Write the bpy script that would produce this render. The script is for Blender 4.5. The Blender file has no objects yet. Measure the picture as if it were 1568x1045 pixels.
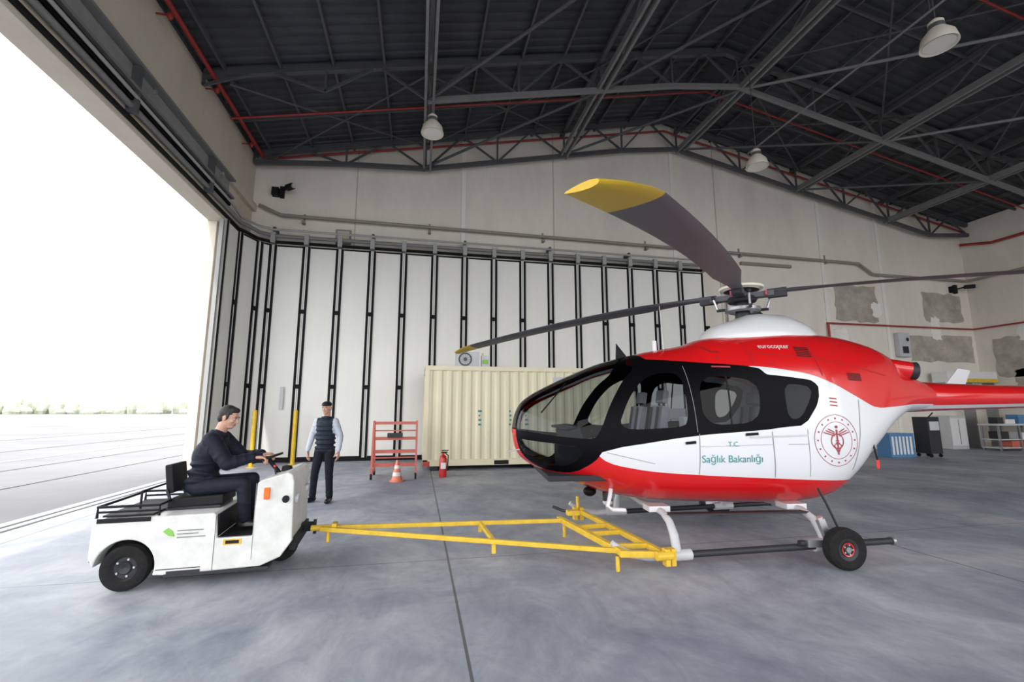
import bpy, math, random
import numpy as np
from mathutils import Vector, Matrix, Euler
random.seed(7)
scene=bpy.context.scene
COL=bpy.context.collection
# ------------------------------------------------------------------ materials
def newmat(name):
    m=bpy.data.materials.new(name); m.use_nodes=True
    nt=m.node_tree; b=nt.nodes['Principled BSDF']
    return m,nt,b
def M(name,col,rough=.5,metal=0.,var=0.,scale=4.,bump=0.,bscale=None,coat=0.,spec=.5,stretch=None):
    m,nt,b=newmat(name)
    b.inputs['Roughness'].default_value=rough; b.inputs['Metallic'].default_value=metal
    b.inputs['Coat Weight'].default_value=coat; b.inputs['Specular IOR Level'].default_value=spec
    b.inputs['Base Color'].default_value=(*col,1)
    if var or bump:
        tc=nt.nodes.new('ShaderNodeTexCoord'); mp=nt.nodes.new('ShaderNodeMapping')
        nt.links.new(tc.outputs['Object'],mp.inputs[0])
        if stretch: mp.inputs['Scale'].default_value=stretch
        if var:
            n=nt.nodes.new('ShaderNodeTexNoise'); n.inputs['Scale'].default_value=scale; n.inputs['Detail'].default_value=6
            n.inputs['Roughness'].default_value=.65
            nt.links.new(mp.outputs[0],n.inputs['Vector'])
            r=nt.nodes.new('ShaderNodeValToRGB')
            r.color_ramp.elements[0].position=.32; r.color_ramp.elements[1].position=.68
            r.color_ramp.elements[0].color=tuple(max(0,c*(1-var)) for c in col)+(1,)
            r.color_ramp.elements[1].color=tuple(min(1,c*(1+var)) for c in col)+(1,)
            nt.links.new(n.outputs['Fac'],r.inputs[0]); nt.links.new(r.outputs[0],b.inputs['Base Color'])
        if bump:
            n2=nt.nodes.new('ShaderNodeTexNoise'); n2.inputs['Scale'].default_value=bscale or scale*3; n2.inputs['Detail'].default_value=3
            nt.links.new(mp.outputs[0],n2.inputs['Vector'])
            bp=nt.nodes.new('ShaderNodeBump'); bp.inputs['Strength'].default_value=bump; bp.inputs['Distance'].default_value=.02
            nt.links.new(n2.outputs['Fac'],bp.inputs['Height']); nt.links.new(bp.outputs[0],b.inputs['Normal'])
    return m
red_paint=M('red_paint',(.60,.008,.010),.18,coat=.5)
white_paint=M('white_gloss_paint',(.66,.67,.68),.28,coat=.4)
black_gloss=M('black_gloss',(.005,.005,.006),.4,spec=.12)
dark_int=M('dark_interior',(.03,.03,.035),.7,spec=.2)
seat_grey=M('seat_fabric_grey',(.28,.29,.31),.8,var=.1)
light_grey=M('light_grey_paint',(.50,.51,.52),.45,var=.06)
mid_metal=M('metal_grey',(.30,.30,.31),.38,metal=.7)
dark_metal=M('metal_dark',(.04,.04,.045),.55,metal=.4,spec=.3)
alu=M('aluminium',(.58,.58,.6),.35,metal=.8)
rubber=M('rubber',(.014,.014,.014),.85,var=.3,scale=20,spec=.2)
yellow=M('yellow_paint',(.68,.44,.03),.5,var=.14,scale=9)
blade_grey=M('blade_grey',(.085,.087,.10),.5,var=.1)
blade_yellow=M('blade_yellow',(.58,.37,.02),.45)
tug_white=M('tug_white_paint',(.64,.64,.61),.42,var=.12,scale=5)
tug_black=M('tug_black',(.012,.012,.014),.6,spec=.2)
orange=M('orange_plastic',(.8,.15,.01),.3)
green_ink=M('teal_ink',(.02,.26,.27),.5)
leaf=M('leaf_green',(.22,.48,.08),.5)
crest_red=M('crest_red',(.36,.04,.06),.5)
white_ink=M('white_ink',(.7,.7,.7),.5)
container_mat=M('container_cream',(.74,.68,.49),.55,var=.08,scale=1.2,stretch=(1,1,.3))
container_red=M('container_red_trim',(.45,.05,.03),.5)
door_white=M('door_panel_white',(.77,.76,.72),.5,var=.05,scale=.8,stretch=(1,1,.25))
door_black=M('door_black_seal',(.009,.009,.010),.7,spec=.15)
door_grey=M('door_grey_frame',(.34,.34,.33),.5)
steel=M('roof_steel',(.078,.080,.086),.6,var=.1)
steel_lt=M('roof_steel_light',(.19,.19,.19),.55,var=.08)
pipe_red=M('pipe_red',(.33,.025,.02),.5)
pipe_beige=M('pipe_beige',(.28,.26,.22),.5)
cart_red=M('step_red',(.52,.12,.09),.5,var=.1)
ext_red=M('extinguisher_red',(.5,.02,.015),.3,coat=.3)
cone_or=M('cone_orange',(.72,.20,.12),.5)
skin=M('skin',(.52,.30,.21),.5,var=.06,scale=20)
hairm=M('hair_dark',(.012,.009,.008),.6,bump=.4,bscale=90)
jacket=M('jacket_navy',(.009,.012,.022),.7,bump=.9,bscale=7,spec=.25)
trouser=M('trousers_dark',(.009,.010,.016),.8,bump=.7,bscale=8,spec=.2)
shoe=M('shoe_black',(.01,.01,.01),.35)
shirt=M('shirt_grey_white',(.44,.47,.54),.75,bump=.6,bscale=12)
eye_w=M('eye_white',(.5,.5,.48),.3); eye_d=M('eye_dark',(.02,.012,.01),.2); lip=M('lips',(.36,.15,.12),.5)
plaster_dark=M('bare_plaster',(.40,.37,.31),.85,var=.25,scale=2)
plaster_pale=M('repair_plaster',(.82,.80,.74),.85,var=.05,scale=2)
lamp_shell=M('lamp_reflector',(.76,.71,.60),.4); lamp_glass=M('lamp_lens',(.85,.82,.75),.2)
tree_mat=M('tree_foliage_hazed',(.36,.39,.30),.9,var=.25,scale=.3)  # pale grey-green: atmospheric haze is painted into the foliage colour
blue_mat=M('blue_paint',(.07,.20,.38),.4)
glass_dark=M('glass_smoked',(.02,.022,.025),.05,coat=.5)
vest=M('vest_quilted',(.013,.018,.032),.65,bump=.5,bscale=16,spec=.25)

# ------------------------------------------------------------------ mesh builder
class MB:
    def __init__(s): s.v=[];s.f=[];s.m=[];s.mats=[]
    def mi(s,mat):
        if mat not in s.mats: s.mats.append(mat)
        return s.mats.index(mat)
    def add(s,vs,fs,mat):
        o=len(s.v); k=s.mi(mat); s.v+= [tuple(q) for q in vs]
        for f in fs: s.f.append(tuple(o+i for i in f)); s.m.append(k)
    def box(s,c,d,mat,rot=None):
        x,y,z=[q/2 for q in d]
        vs=[Vector((i*x,j*y,k*z)) for i in(-1,1) for j in(-1,1) for k in(-1,1)]
        if rot is not None:
            R=Euler(rot).to_matrix() if not isinstance(rot,Matrix) else rot
            vs=[R@q for q in vs]
        vs=[q+Vector(c) for q in vs]
        s.add(vs,[(0,1,3,2),(4,6,7,5),(0,4,5,1),(2,3,7,6),(0,2,6,4),(1,5,7,3)],mat)
    def bx(s,x0,x1,y0,y1,z0,z1,mat): s.box(((x0+x1)/2,(y0+y1)/2,(z0+z1)/2),(abs(x1-x0),abs(y1-y0),abs(z1-z0)),mat)
    def frame(s,p,q):
        d=(Vector(q)-Vector(p)).normalized()
        a=Vector((0,0,1)) if abs(d.z)<.95 else Vector((1,0,0))
        x=d.cross(a).normalized(); y=x.cross(d).normalized(); return d,x,y
    def cyl(s,p,q,r,mat,r2=None,n=14,cap=True):
        p=Vector(p);q=Vector(q); r2=r if r2 is None else r2
        d,x,y=s.frame(p,q)
        vs=[];
        for c,rr in((p,r),(q,r2)):
            for i in range(n):
                t=2*math.pi*i/n; vs.append(c+x*(rr*math.cos(t))+y*(rr*math.sin(t)))
        fs=[(i,(i+1)%n,n+(i+1)%n,n+i) for i in range(n)]
        if cap: fs+=[tuple(range(n-1,-1,-1)),tuple(range(n,2*n))]
        s.add(vs,fs,mat)
    def beam(s,p,q,w,h,mat):
        p=Vector(p);q=Vector(q); d,x,y=s.frame(p,q)
        vs=[c+x*(i*w/2)+y*(j*h/2) for c in(p,q) for i,j in((-1,-1),(1,-1),(1,1),(-1,1))]
        s.add(vs,[(0,1,5,4),(1,2,6,5),(2,3,7,6),(3,0,4,7),(3,2,1,0),(4,5,6,7)],mat)
    def tube(s,pts,r,mat,n=10,closed=False):
        pts=[Vector(p) for p in pts]; N=len(pts); vs=[];fs=[]
        rs=r if isinstance(r,(list,tuple)) else [r]*N
        px=None
        for i,p in enumerate(pts):
            a=pts[i-1] if (i>0 or closed) else p; c=pts[(i+1)%N] if (i<N-1 or closed) else p
            d=(c-a).normalized()
            if px is None:
                k=Vector((0,0,1)) if abs(d.z)<.9 else Vector((1,0,0)); px=d.cross(k).normalized()
            px=(px-d*px.dot(d)).normalized(); py=d.cross(px)
            for j in range(n):
                t=2*math.pi*j/n; vs.append(p+px*(rs[i]*math.cos(t))+py*(rs[i]*math.sin(t)))
        M_=N if closed else N-1
        for i in range(M_):
            for j in range(n):
                i2=(i+1)%N
                fs.append((i*n+j,i*n+(j+1)%n,i2*n+(j+1)%n,i2*n+j))
        if not closed: fs+=[tuple(range(n-1,-1,-1)),tuple(range((N-1)*n,N*n))]
        s.add(vs,fs,mat)
    def ell(s,c,r,mat,R=None,nu=16,nv=10):
        vs=[];fs=[];c=Vector(c)
        for i in range(nv+1):
            ph=math.pi*i/nv
            for j in range(nu):
                t=2*math.pi*j/nu
                q=Vector((r[0]*math.sin(ph)*math.cos(t),r[1]*math.sin(ph)*math.sin(t),r[2]*math.cos(ph)))
                if R is not None: q=R@q
                vs.append(c+q)
        for i in range(nv):
            for j in range(nu):
                fs.append((i*nu+j,(i+1)*nu+j,(i+1)*nu+(j+1)%nu,i*nu+(j+1)%nu))
        s.add(vs,fs,mat)
    def cap(s,p,q,r1,r2,mat,n=14):   # tapered capsule
        s.cyl(p,q,r1,mat,r2,n=n); s.ell(p,(r1,)*3,mat,nu=n,nv=8); s.ell(q,(r2,)*3,mat,nu=n,nv=8)
    def rev(s,c,axis,prof,mat,n=28):  # profile [(r,h)] about axis
        c=Vector(c); d=Vector(axis).normalized(); a=Vector((0,0,1)) if abs(d.z)<.9 else Vector((1,0,0))
        x=d.cross(a).normalized(); y=x.cross(d); vs=[];fs=[]
        for r,h in prof:
            for i in range(n):
                t=2*math.pi*i/n; vs.append(c+d*h+x*(r*math.cos(t))+y*(r*math.sin(t)))
        for k in range(len(prof)-1):
            for i in range(n): fs.append((k*n+i,k*n+(i+1)%n,(k+1)*n+(i+1)%n,(k+1)*n+i))
        s.add(vs,fs,mat)
    def prism(s,poly,y0,y1,mat,axis='y'):
        n=len(poly)
        if axis=='y': vs=[(a,y0,b) for a,b in poly]+[(a,y1,b) for a,b in poly]
        elif axis=='x': vs=[(y0,a,b) for a,b in poly]+[(y1,a,b) for a,b in poly]
        else: vs=[(a,b,y0) for a,b in poly]+[(a,b,y1) for a,b in poly]
        fs=[tuple(range(n)),tuple(range(2*n-1,n-1,-1))]+[(i,n+i,n+(i+1)%n,(i+1)%n) for i in range(n)]
        s.add(vs,fs,mat)
    def build(s,name,parent=None,smooth=None,bevel=0,seg=2,loc=None,rot=None):
        me=bpy.data.meshes.new(name); me.from_pydata(s.v,[],s.f)
        for m in s.mats: me.materials.append(m)
        for p,k in zip(me.polygons,s.m): p.material_index=k
        import bmesh
        bm=bmesh.new(); bm.from_mesh(me); bmesh.ops.recalc_face_normals(bm,faces=bm.faces); bm.to_mesh(me); bm.free()
        ob=bpy.data.objects.new(name,me); COL.objects.link(ob)
        if parent: ob.parent=parent
        if loc: ob.location=loc
        if rot: ob.rotation_euler=rot
        if smooth is not None:
            me.shade_smooth()
            try: me.set_sharp_from_angle(angle=math.radians(smooth))
            except Exception: pass
        if bevel:
            b=ob.modifiers.new('bevel','BEVEL'); b.width=bevel; b.segments=seg; b.limit_method='ANGLE'; b.angle_limit=math.radians(40)
        return ob
def empty(name,loc=(0,0,0),rz=0):
    e=bpy.data.objects.new(name,None); COL.objects.link(e); e.location=loc; e.rotation_euler=(0,0,rz); e.empty_display_size=.2; return e
def remesh(mb,name,voxel,parent,matfn,smooth=4,extra_mats=None):
    """fuse overlapping volumes into one continuous skin"""
    ob=mb.build(name+'_tmp'); md=ob.modifiers.new('r','REMESH'); md.mode='VOXEL'; md.voxel_size=voxel
    sm=ob.modifiers.new('s','SMOOTH'); sm.iterations=smooth; sm.factor=.5
    dg=bpy.context.evaluated_depsgraph_get(); me=bpy.data.meshes.new_from_object(ob.evaluated_get(dg))
    bpy.data.objects.remove(ob)
    me.name=name; me.materials.clear(); mats=[]
    for p in me.polygons:
        mt=matfn(p.center) if callable(matfn) else matfn
        if mt not in mats: mats.append(mt); me.materials.append(mt)
        p.material_index=mats.index(mt)
    me.shade_smooth()
    o2=bpy.data.objects.new(name,me); COL.objects.link(o2); o2.parent=parent
    return o2

# ------------------------------------------------------------------ camera
a=math.radians(11.5);p=math.radians(8.65)
cam=bpy.data.cameras.new('camera');co=bpy.data.objects.new('camera',cam);COL.objects.link(co);scene.camera=co
co.location=(0,0,1.58);co.rotation_euler=(math.pi/2+p,0,-a);cam.lens=16;cam.sensor_width=36;cam.clip_end=2000

# ------------------------------------------------------------------ world & sun
wd=bpy.data.worlds.new('world');scene.world=wd;wd.use_nodes=True
bg=wd.node_tree.nodes['Background'];bg.inputs[0].default_value=(.97,.98,1,1);bg.inputs[1].default_value=4.0
sl=bpy.data.lights.new('sun','SUN');so=bpy.data.objects.new('sun',sl);COL.objects.link(so)
sl.energy=2.6;sl.angle=math.radians(.8);sl.color=(1,.96,.90)
so.rotation_euler=Vector((1.6,5.2,-6.85)).to_track_quat('-Z','Y').to_euler()
so.location=(-10,-10,20)
try:
    scene.view_settings.view_transform='Standard'; scene.view_settings.look='None'
except Exception as e: print(e)

# ------------------------------------------------------------------ room
XL,XR,YB,YF=-5.6,24.7,15.85,-11.0
RX=9.6
def roofz(x): return 13.45-.215*abs(x-RX)
def chordz(x): return roofz(x)-1.25
fm,nt,b=newmat('concrete_floor')
N=nt.nodes.new; Lk=nt.links.new
geo=N('ShaderNodeNewGeometry'); sep=N('ShaderNodeSeparateXYZ'); Lk(geo.outputs['Position'],sep.inputs[0])
n1=N('ShaderNodeTexNoise');n1.inputs['Scale'].default_value=.55;n1.inputs['Detail'].default_value=9;n1.inputs['Roughness'].default_value=.68;n1.inputs['Distortion'].default_value=.5;Lk(geo.outputs['Position'],n1.inputs[0])
r1=N('ShaderNodeValToRGB');cr=r1.color_ramp;cr.elements[0].position=.34;cr.elements[0].color=(.205,.228,.290,1);cr.elements[1].position=.64;cr.elements[1].color=(.44,.455,.485,1)
e=cr.elements.new(.5);e.color=(.315,.338,.39,1);Lk(n1.outputs['Fac'],r1.inputs[0])
n2=N('ShaderNodeTexNoise');n2.inputs['Scale'].default_value=3.0;n2.inputs['Detail'].default_value=10;n2.inputs['Roughness'].default_value=.72;n2.inputs['Distortion'].default_value=.9
mpf=N('ShaderNodeMapping');mpf.inputs['Scale'].default_value=(1,.5,1);mpf.inputs['Rotation'].default_value=(0,0,.9);Lk(geo.outputs['Position'],mpf.inputs[0]);Lk(mpf.outputs[0],n2.inputs[0])
r2=N('ShaderNodeValToRGB');r2.color_ramp.elements[0].position=.36;r2.color_ramp.elements[0].color=(.80,.80,.83,1);r2.color_ramp.elements[1].position=.64;r2.color_ramp.elements[1].color=(1.12,1.12,1.10,1);Lk(n2.outputs['Fac'],r2.inputs[0])
mx=N('ShaderNodeMix');mx.data_type='RGBA';mx.blend_type='MULTIPLY';mx.inputs['Factor'].default_value=1;Lk(r1.outputs[0],mx.inputs['A']);Lk(r2.outputs[0],mx.inputs['B'])
def math_(op,a,b=None,c=None):
    n=N('ShaderNodeMath');n.operation=op
    for i,q in enumerate((a,b,c)):
        if q is None: continue
        if isinstance(q,(int,float)): n.inputs[i].default_value=q
        else: Lk(q,n.inputs[i])
    return n.outputs[0]
def joint(ax,off,per,wd):
    q=math_('ADD',ax,-off+per/2+per*20); q=math_('MODULO',q,per); q=math_('ABSOLUTE',math_('SUBTRACT',q,per/2)); return math_('LESS_THAN',q,wd)
n3=N('ShaderNodeTexNoise');n3.inputs['Scale'].default_value=1.7;n3.inputs['Detail'].default_value=4;Lk(geo.outputs['Position'],n3.inputs[0])
sp=N('ShaderNodeMapRange');sp.inputs['From Min'].default_value=.64;sp.inputs['From Max'].default_value=.74;sp.inputs['To Max'].default_value=.35;Lk(n3.outputs['Fac'],sp.inputs[0])
mxs=N('ShaderNodeMix');mxs.data_type='RGBA';mxs.inputs['B'].default_value=(.13,.14,.20,1);Lk(sp.outputs[0],mxs.inputs['Factor']);Lk(mx.outputs['Result'],mxs.inputs['A'])
j=math_('MAXIMUM',joint(sep.outputs[0],.36,5.2,.011),joint(sep.outputs[1],5.2,6.3,.006))
mx2=N('ShaderNodeMix');mx2.data_type='RGBA';mx2.inputs['B'].default_value=(.05,.05,.05,1);Lk(math_('MULTIPLY',j,.75),mx2.inputs['Factor']);Lk(mxs.outputs['Result'],mx2.inputs['A'])
Lk(mx2.outputs['Result'],b.inputs['Base Color'])
rr=N('ShaderNodeMapRange');rr.inputs['To Min'].default_value=.42;rr.inputs['To Max'].default_value=.72;Lk(n2.outputs['Fac'],rr.inputs[0]);Lk(rr.outputs[0],b.inputs['Roughness'])
b.inputs['Specular IOR Level'].default_value=.4
bp=N('ShaderNodeBump');bp.inputs['Strength'].default_value=.1;bp.inputs['Distance'].default_value=.02;Lk(n2.outputs['Fac'],bp.inputs['Height']);Lk(bp.outputs[0],b.inputs['Normal'])
mb=MB();mb.bx(XL-.1,XR+.2,YF,YB+.2,-.2,0,fm);mb.build('floor')
apron=M('apron_concrete',(.15,.15,.155),.8,var=.2,scale=.15)
mb=MB();mb.add([(-900,-900,-.06),(900,-900,-.06),(900,900,-.06),(-900,900,-.06)],[(0,1,2,3)],apron);mb.build('ground_outside')
mk=M('apron_marking',(.34,.34,.31),.8); dk=M('apron_tar_joint',(.08,.08,.08),.8)
mb=MB();mb.bx(-13,-12.8,-40,120,-.058,-.045,mk);mb.bx(-30.2,-30,-40,150,-.058,-.045,mk)
for x in(-8.5,-11,-16,-22): mb.bx(x,x+.05,-40,120,-.058,-.05,dk)
mb.build('apron_lines')
mb=MB()
for x in(-5.52,-5.32): mb.bx(x,x+.05,-9,13.6,-.001,.006,dark_metal)
mb.build('door_track_floor')
def plaster(name,col):
    m,nt,b=newmat(name);N=nt.nodes.new;L=nt.links.new
    g=N('ShaderNodeNewGeometry')
    n=N('ShaderNodeTexNoise');n.inputs['Scale'].default_value=.5;n.inputs['Detail'].default_value=8;n.inputs['Roughness'].default_value=.7
    mp=N('ShaderNodeMapping');mp.inputs['Scale'].default_value=(1,1,.35);L(g.outputs['Position'],mp.inputs[0]);L(mp.outputs[0],n.inputs[0])
    r=N('ShaderNodeValToRGB');r.color_ramp.elements[0].position=.3;r.color_ramp.elements[0].color=(*[c*.84 for c in col],1);r.color_ramp.elements[1].position=.6;r.color_ramp.elements[1].color=(*col,1)
    L(n.outputs[0],r.inputs[0]);L(r.outputs[0],b.inputs['Base Color']);b.inputs['Roughness'].default_value=.8
    return m
wallm=plaster('wall_plaster',(.79,.74,.655)); wallh=plaster('header_concrete',(.66,.60,.50))
mb=MB();mb.prism([(XL-.3,0),(XR,0),(XR,roofz(XR)-.05),(RX,roofz(RX)-.05),(XL-.3,roofz(XL)-.05)],YB,YB+.3,wallm);mb.build('wall_back')
mb=MB();mb.bx(XR,XR+.3,YF,YB+.3,0,roofz(XR)-.03,wallm);mb.build('wall_right')
mb=MB();mb.bx(XL-.35,XL+.1,YF,YB,6.85,7.28,wallh);mb.bx(XL-.35,XL-.05,YF,YB,7.25,10.1,wallh);mb.bx(XL-.05,XL+.08,YF,YB,8.15,8.40,wallh)
mb.bx(XL-.35,XL-.1,13.55,YB,0,6.85,wallh);mb.build('wall_left',bevel=.01)
mb=MB();tr=M('wall_joint',(.50,.47,.41),.8)
for x in(-2.35,4.85,11.85): mb.bx(x-.02,x+.02,YB-.012,YB-.001,7.0 if x<11 else 0,roofz(x)-.1,tr)
wj=M('wall_pilaster',(.80,.78,.72),.8)
for x in(1.4,9.9,16.85,19.9): mb.bx(x-.08,x+.08,YB-.04,YB-.001,7.0 if x<11 else 0,roofz(x)-.1,wj)
mb.build('trim_wall_joints')
mb=MB()
def patch(x0,x1,z0,z1,sd,wall='b',mat=plaster_dark,th=.006):
    rnd=random.Random(sd);c=[]
    def edge(pa,pb,n=7):
        for i in range(n):
            t=i/n;c.append((pa[0]+(pb[0]-pa[0])*t+rnd.uniform(-.06,.06),pa[1]+(pb[1]-pa[1])*t+rnd.uniform(-.06,.06)))
    edge((x0,z0),(x1,z0));edge((x1,z0),(x1,z1));edge((x1,z1),(x0,z1));edge((x0,z1),(x0,z0))
    if wall=='b': mb.prism(c,YB-th,YB-.001,mat)
    else: mb.prism(c,XR-th,XR-.001,mat,'x')
patch(17.3,19.5,5.35,6.95,1);patch(22.0,24.2,5.5,6.8,2);patch(21.0,24.5,3.7,4.85,3)
patch(19.2,19.7,5.6,6.2,8,'b',plaster_pale,.012);patch(22.3,22.8,4.7,5.7,9,'b',plaster_pale,.012);patch(17.1,17.8,4.5,5.0,10,'b',plaster_pale,.012)
patch(13.3,15.2,3.0,4.7,4,'r');patch(13.6,14.6,2.6,3.3,6,'r');patch(13.3,14.3,4.5,5.2,5,'r',plaster_pale,.012)
mb.build('bare_plaster_patches')
# ------------------------------------------------------------------ ceiling
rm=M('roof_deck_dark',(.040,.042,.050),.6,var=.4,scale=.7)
mb=MB()
ys=[];y=YF
while y<YB+.3:
    ys+=[(y,0),(y+.13,0),(y+.16,.05),(y+.27,.05)];y+=.30
def strip(x0,x1):
    vs=[];fs=[]
    for k,(yy,h) in enumerate(ys):
        vs+=[(x0,yy,roofz(x0)+h),(x1,yy,roofz(x1)+h)]
        if k: fs.append((2*k-2,2*k-1,2*k+1,2*k))
    mb.add(vs,fs,rm)
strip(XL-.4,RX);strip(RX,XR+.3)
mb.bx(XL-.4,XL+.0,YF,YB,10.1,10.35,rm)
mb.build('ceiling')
root=empty('roof_truss_structure')
mb=MB()
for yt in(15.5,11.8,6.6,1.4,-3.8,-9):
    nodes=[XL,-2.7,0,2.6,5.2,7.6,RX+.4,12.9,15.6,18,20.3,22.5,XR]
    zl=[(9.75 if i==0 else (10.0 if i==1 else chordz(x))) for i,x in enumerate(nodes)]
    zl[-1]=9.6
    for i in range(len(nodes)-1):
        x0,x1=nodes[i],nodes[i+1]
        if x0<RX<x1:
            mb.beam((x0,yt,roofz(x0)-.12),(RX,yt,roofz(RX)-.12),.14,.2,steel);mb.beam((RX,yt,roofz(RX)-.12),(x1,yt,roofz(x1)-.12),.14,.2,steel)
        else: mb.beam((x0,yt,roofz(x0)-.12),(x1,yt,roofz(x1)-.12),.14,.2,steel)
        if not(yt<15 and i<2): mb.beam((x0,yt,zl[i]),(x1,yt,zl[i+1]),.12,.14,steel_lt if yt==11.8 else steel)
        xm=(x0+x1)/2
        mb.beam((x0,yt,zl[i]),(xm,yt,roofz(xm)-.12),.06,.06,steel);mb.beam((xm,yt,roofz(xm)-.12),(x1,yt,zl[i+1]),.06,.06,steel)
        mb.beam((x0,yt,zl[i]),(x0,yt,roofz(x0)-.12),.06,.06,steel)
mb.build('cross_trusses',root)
mb=MB()
for x in(0.05,5.2,10.2,15.7,20.3):
    zc=chordz(x)
    for dx in(-.11,.11): mb.beam((x+dx,YF,zc+.05),(x+dx,YB-.2,zc+.05),.07,.2,steel_lt)
    mb.beam((x,YF,roofz(x)-.25),(x,YB,roofz(x)-.25),.12,.14,steel)
    y=YB-.3;k=0
    while y>YF+1.3:
        y2=y-1.75
        if k%2: mb.beam((x,y,zc),(x,y2,roofz(x)-.25),.06,.06,steel)
        else: mb.beam((x,y,roofz(x)-.25),(x,y2,zc),.06,.06,steel)
        y=y2;k+=1
mb.build('longitudinal_trusses',root)
mb=MB()
x=XL+.5
while x<XR:
    if abs(x-RX)>.3: mb.beam((x,YF,roofz(x)-.06),(x,YB,roofz(x)-.06),.06,.14,steel)
    x+=1.3
for yb in(13.7,9.2,4.0):
    mb.beam((XL,yb,roofz(XL)-.15),(RX,yb,roofz(RX)-.15),.06,.1,steel);mb.beam((RX,yb,roofz(RX)-.15),(XR,yb,roofz(XR)-.15),.06,.1,steel)
for (xa,ya,xb,yb) in((-5,15.4,0,11.8),(-5,11.8,0,15.4),(0,15.4,5.2,11.8),(0,11.8,5.2,15.4),(10.2,15.4,15.7,11.8),(15.7,15.4,10.2,11.8),(15.7,11.8,20.3,6.6),(20.3,11.8,15.7,6.6),(5.2,11.8,10,6.6),(10.2,11.8,15.7,6.6),(15.7,11.8,10.2,6.6)):
    mb.cyl((xa,ya,roofz(xa)-.45),(xb,yb,roofz(xb)-.45),.028,steel,n=8)
for (xa,xb) in((0,5.2),(5.2,10.2),(10.2,15.7),(15.7,20.3)):
    mb.cyl((xa,15.4,chordz(xa)),(xb,11.8,chordz(xb)),.045,steel,n=8)
    mb.cyl((xa,11.8,chordz(xa)),(xb,6.6,chordz(xb)),.045,steel_lt if xa>9 else steel,n=8)
mb.build('purlins_and_bracing',root)
mb=MB()
mb.cyl((XL+.24,YF,10.0),(XL+.24,YB-.25,10.0),.055,pipe_red)
for yy in(12.9,7.5,2): 
    mb.tube([(XL+.24,yy,9.6),(RX,yy,12.7),(XR-.3,yy,9.5)],.028,pipe_red)
mb.tube([(XL+.24,YB-.15,10.0),(RX,YB-.15,13.0),(XR-.3,YB-.15,9.9),(XR-.15,YB-.3,9.7)],.04,pipe_red)
for yy in(14.5,12,9.7,7): mb.cyl((XL-.03,yy,9.8),(XL+.24,yy,9.8),.02,pipe_red);mb.ell((XL+.24,yy,9.78),(.06,.06,.09),pipe_red)
mb.tube([(XR-.15,YB-.1,9.2),(XR-.15,14.6,8.9),(XR-.15,13.3,8.9),(XR-.15,8,8.9)],.06,pipe_red)
mb.tube([(16.7,YB-.1,5.2),(XR-.2,YB-.1,5.2),(XR-.15,YB-.3,5.2),(XR-.15,5,5.2)],.035,pipe_red)
mb.tube([(16.75,YB-.1,5.2),(16.75,YB-.1,4.6)],.045,pipe_red)
mb.build('fire_pipes',smooth=40)
mb=MB()
mb.tube([(XL+.2,YB-.15,8.35),(-4.7,YB-.15,8.05),(5,YB-.15,8.0),(12,YB-.15,7.95),(18.6,YB-.15,7.9),(19.3,YB-.15,7.45),(XR-.3,YB-.15,7.45),(XR-.15,YB-.35,7.45),(XR-.15,4,7.4)],.055,pipe_beige)
for x in np.arange(-4,18,4.2): mb.bx(x-.05,x+.05,YB-.18,YB-.002,7.82,7.9,pipe_beige);mb.bx(x-.03,x+.03,YB-.03,YB-.002,7.8,8.2,pipe_beige)
mb.bx(12.8,15.2,YB-.12,YB-.002,7.5,7.62,pipe_beige)
mb.tube([(12.0,YB-.1,7.9),(12.0,YB-.1,4.2)],.03,pipe_beige)
mb.build('wall_conduits',smooth=40)
mb=MB()
x0,x1,z0,z1=-2.95,-2.45,7.22,7.72
mb.bx(x0,x1,YB-.10,YB-.002,z0,z1,pipe_beige);mb.bx(x0+.06,x1-.06,YB-.12,YB-.10,z0+.06,z1-.06,light_grey);mb.cyl((-2.7,YB-.13,7.47),(-2.7,YB-.12,7.47),.13,M('clock_face',(.7,.6,.3),.4),n=24);mb.build('junction_box',bevel=.01)
mb=MB();mb.bx(20.15,20.75,YB-.22,YB-.02,3.85,4.9,light_grey);mb.bx(20.3,20.6,YB-.24,YB-.22,4.0,4.3,dark_metal);mb.rev((20.6,YB-.235,4.6),(0,-1,0),[(0,.01),(.06,.01),(.08,0)],dark_metal);mb.build('electrical_cabinet',bevel=.02)
def cctv(name,x,y,z):
    m=MB();m.bx(x-.07,x+.07,y-.12,y-.003,z-.05,z+.35,tug_black);m.cyl((x,y-.1,z+.15),(x+.25,y-.35,z+.2),.03,tug_black);m.box((x+.33,y-.42,z+.2),(.36,.16,.16),tug_black,(0,0,-.7));m.cyl((x+.46,y-.54,z+.18),(x+.52,y-.60,z+.18),.075,light_grey);m.bx(x-.3,x-.08,y-.22,y-.003,z-.02,z+.26,tug_black);m.build(name,bevel=.01)
cctv('security_camera',-4.75,YB,8.75);cctv('security_camera.001',23.9,YB,6.9)
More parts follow.
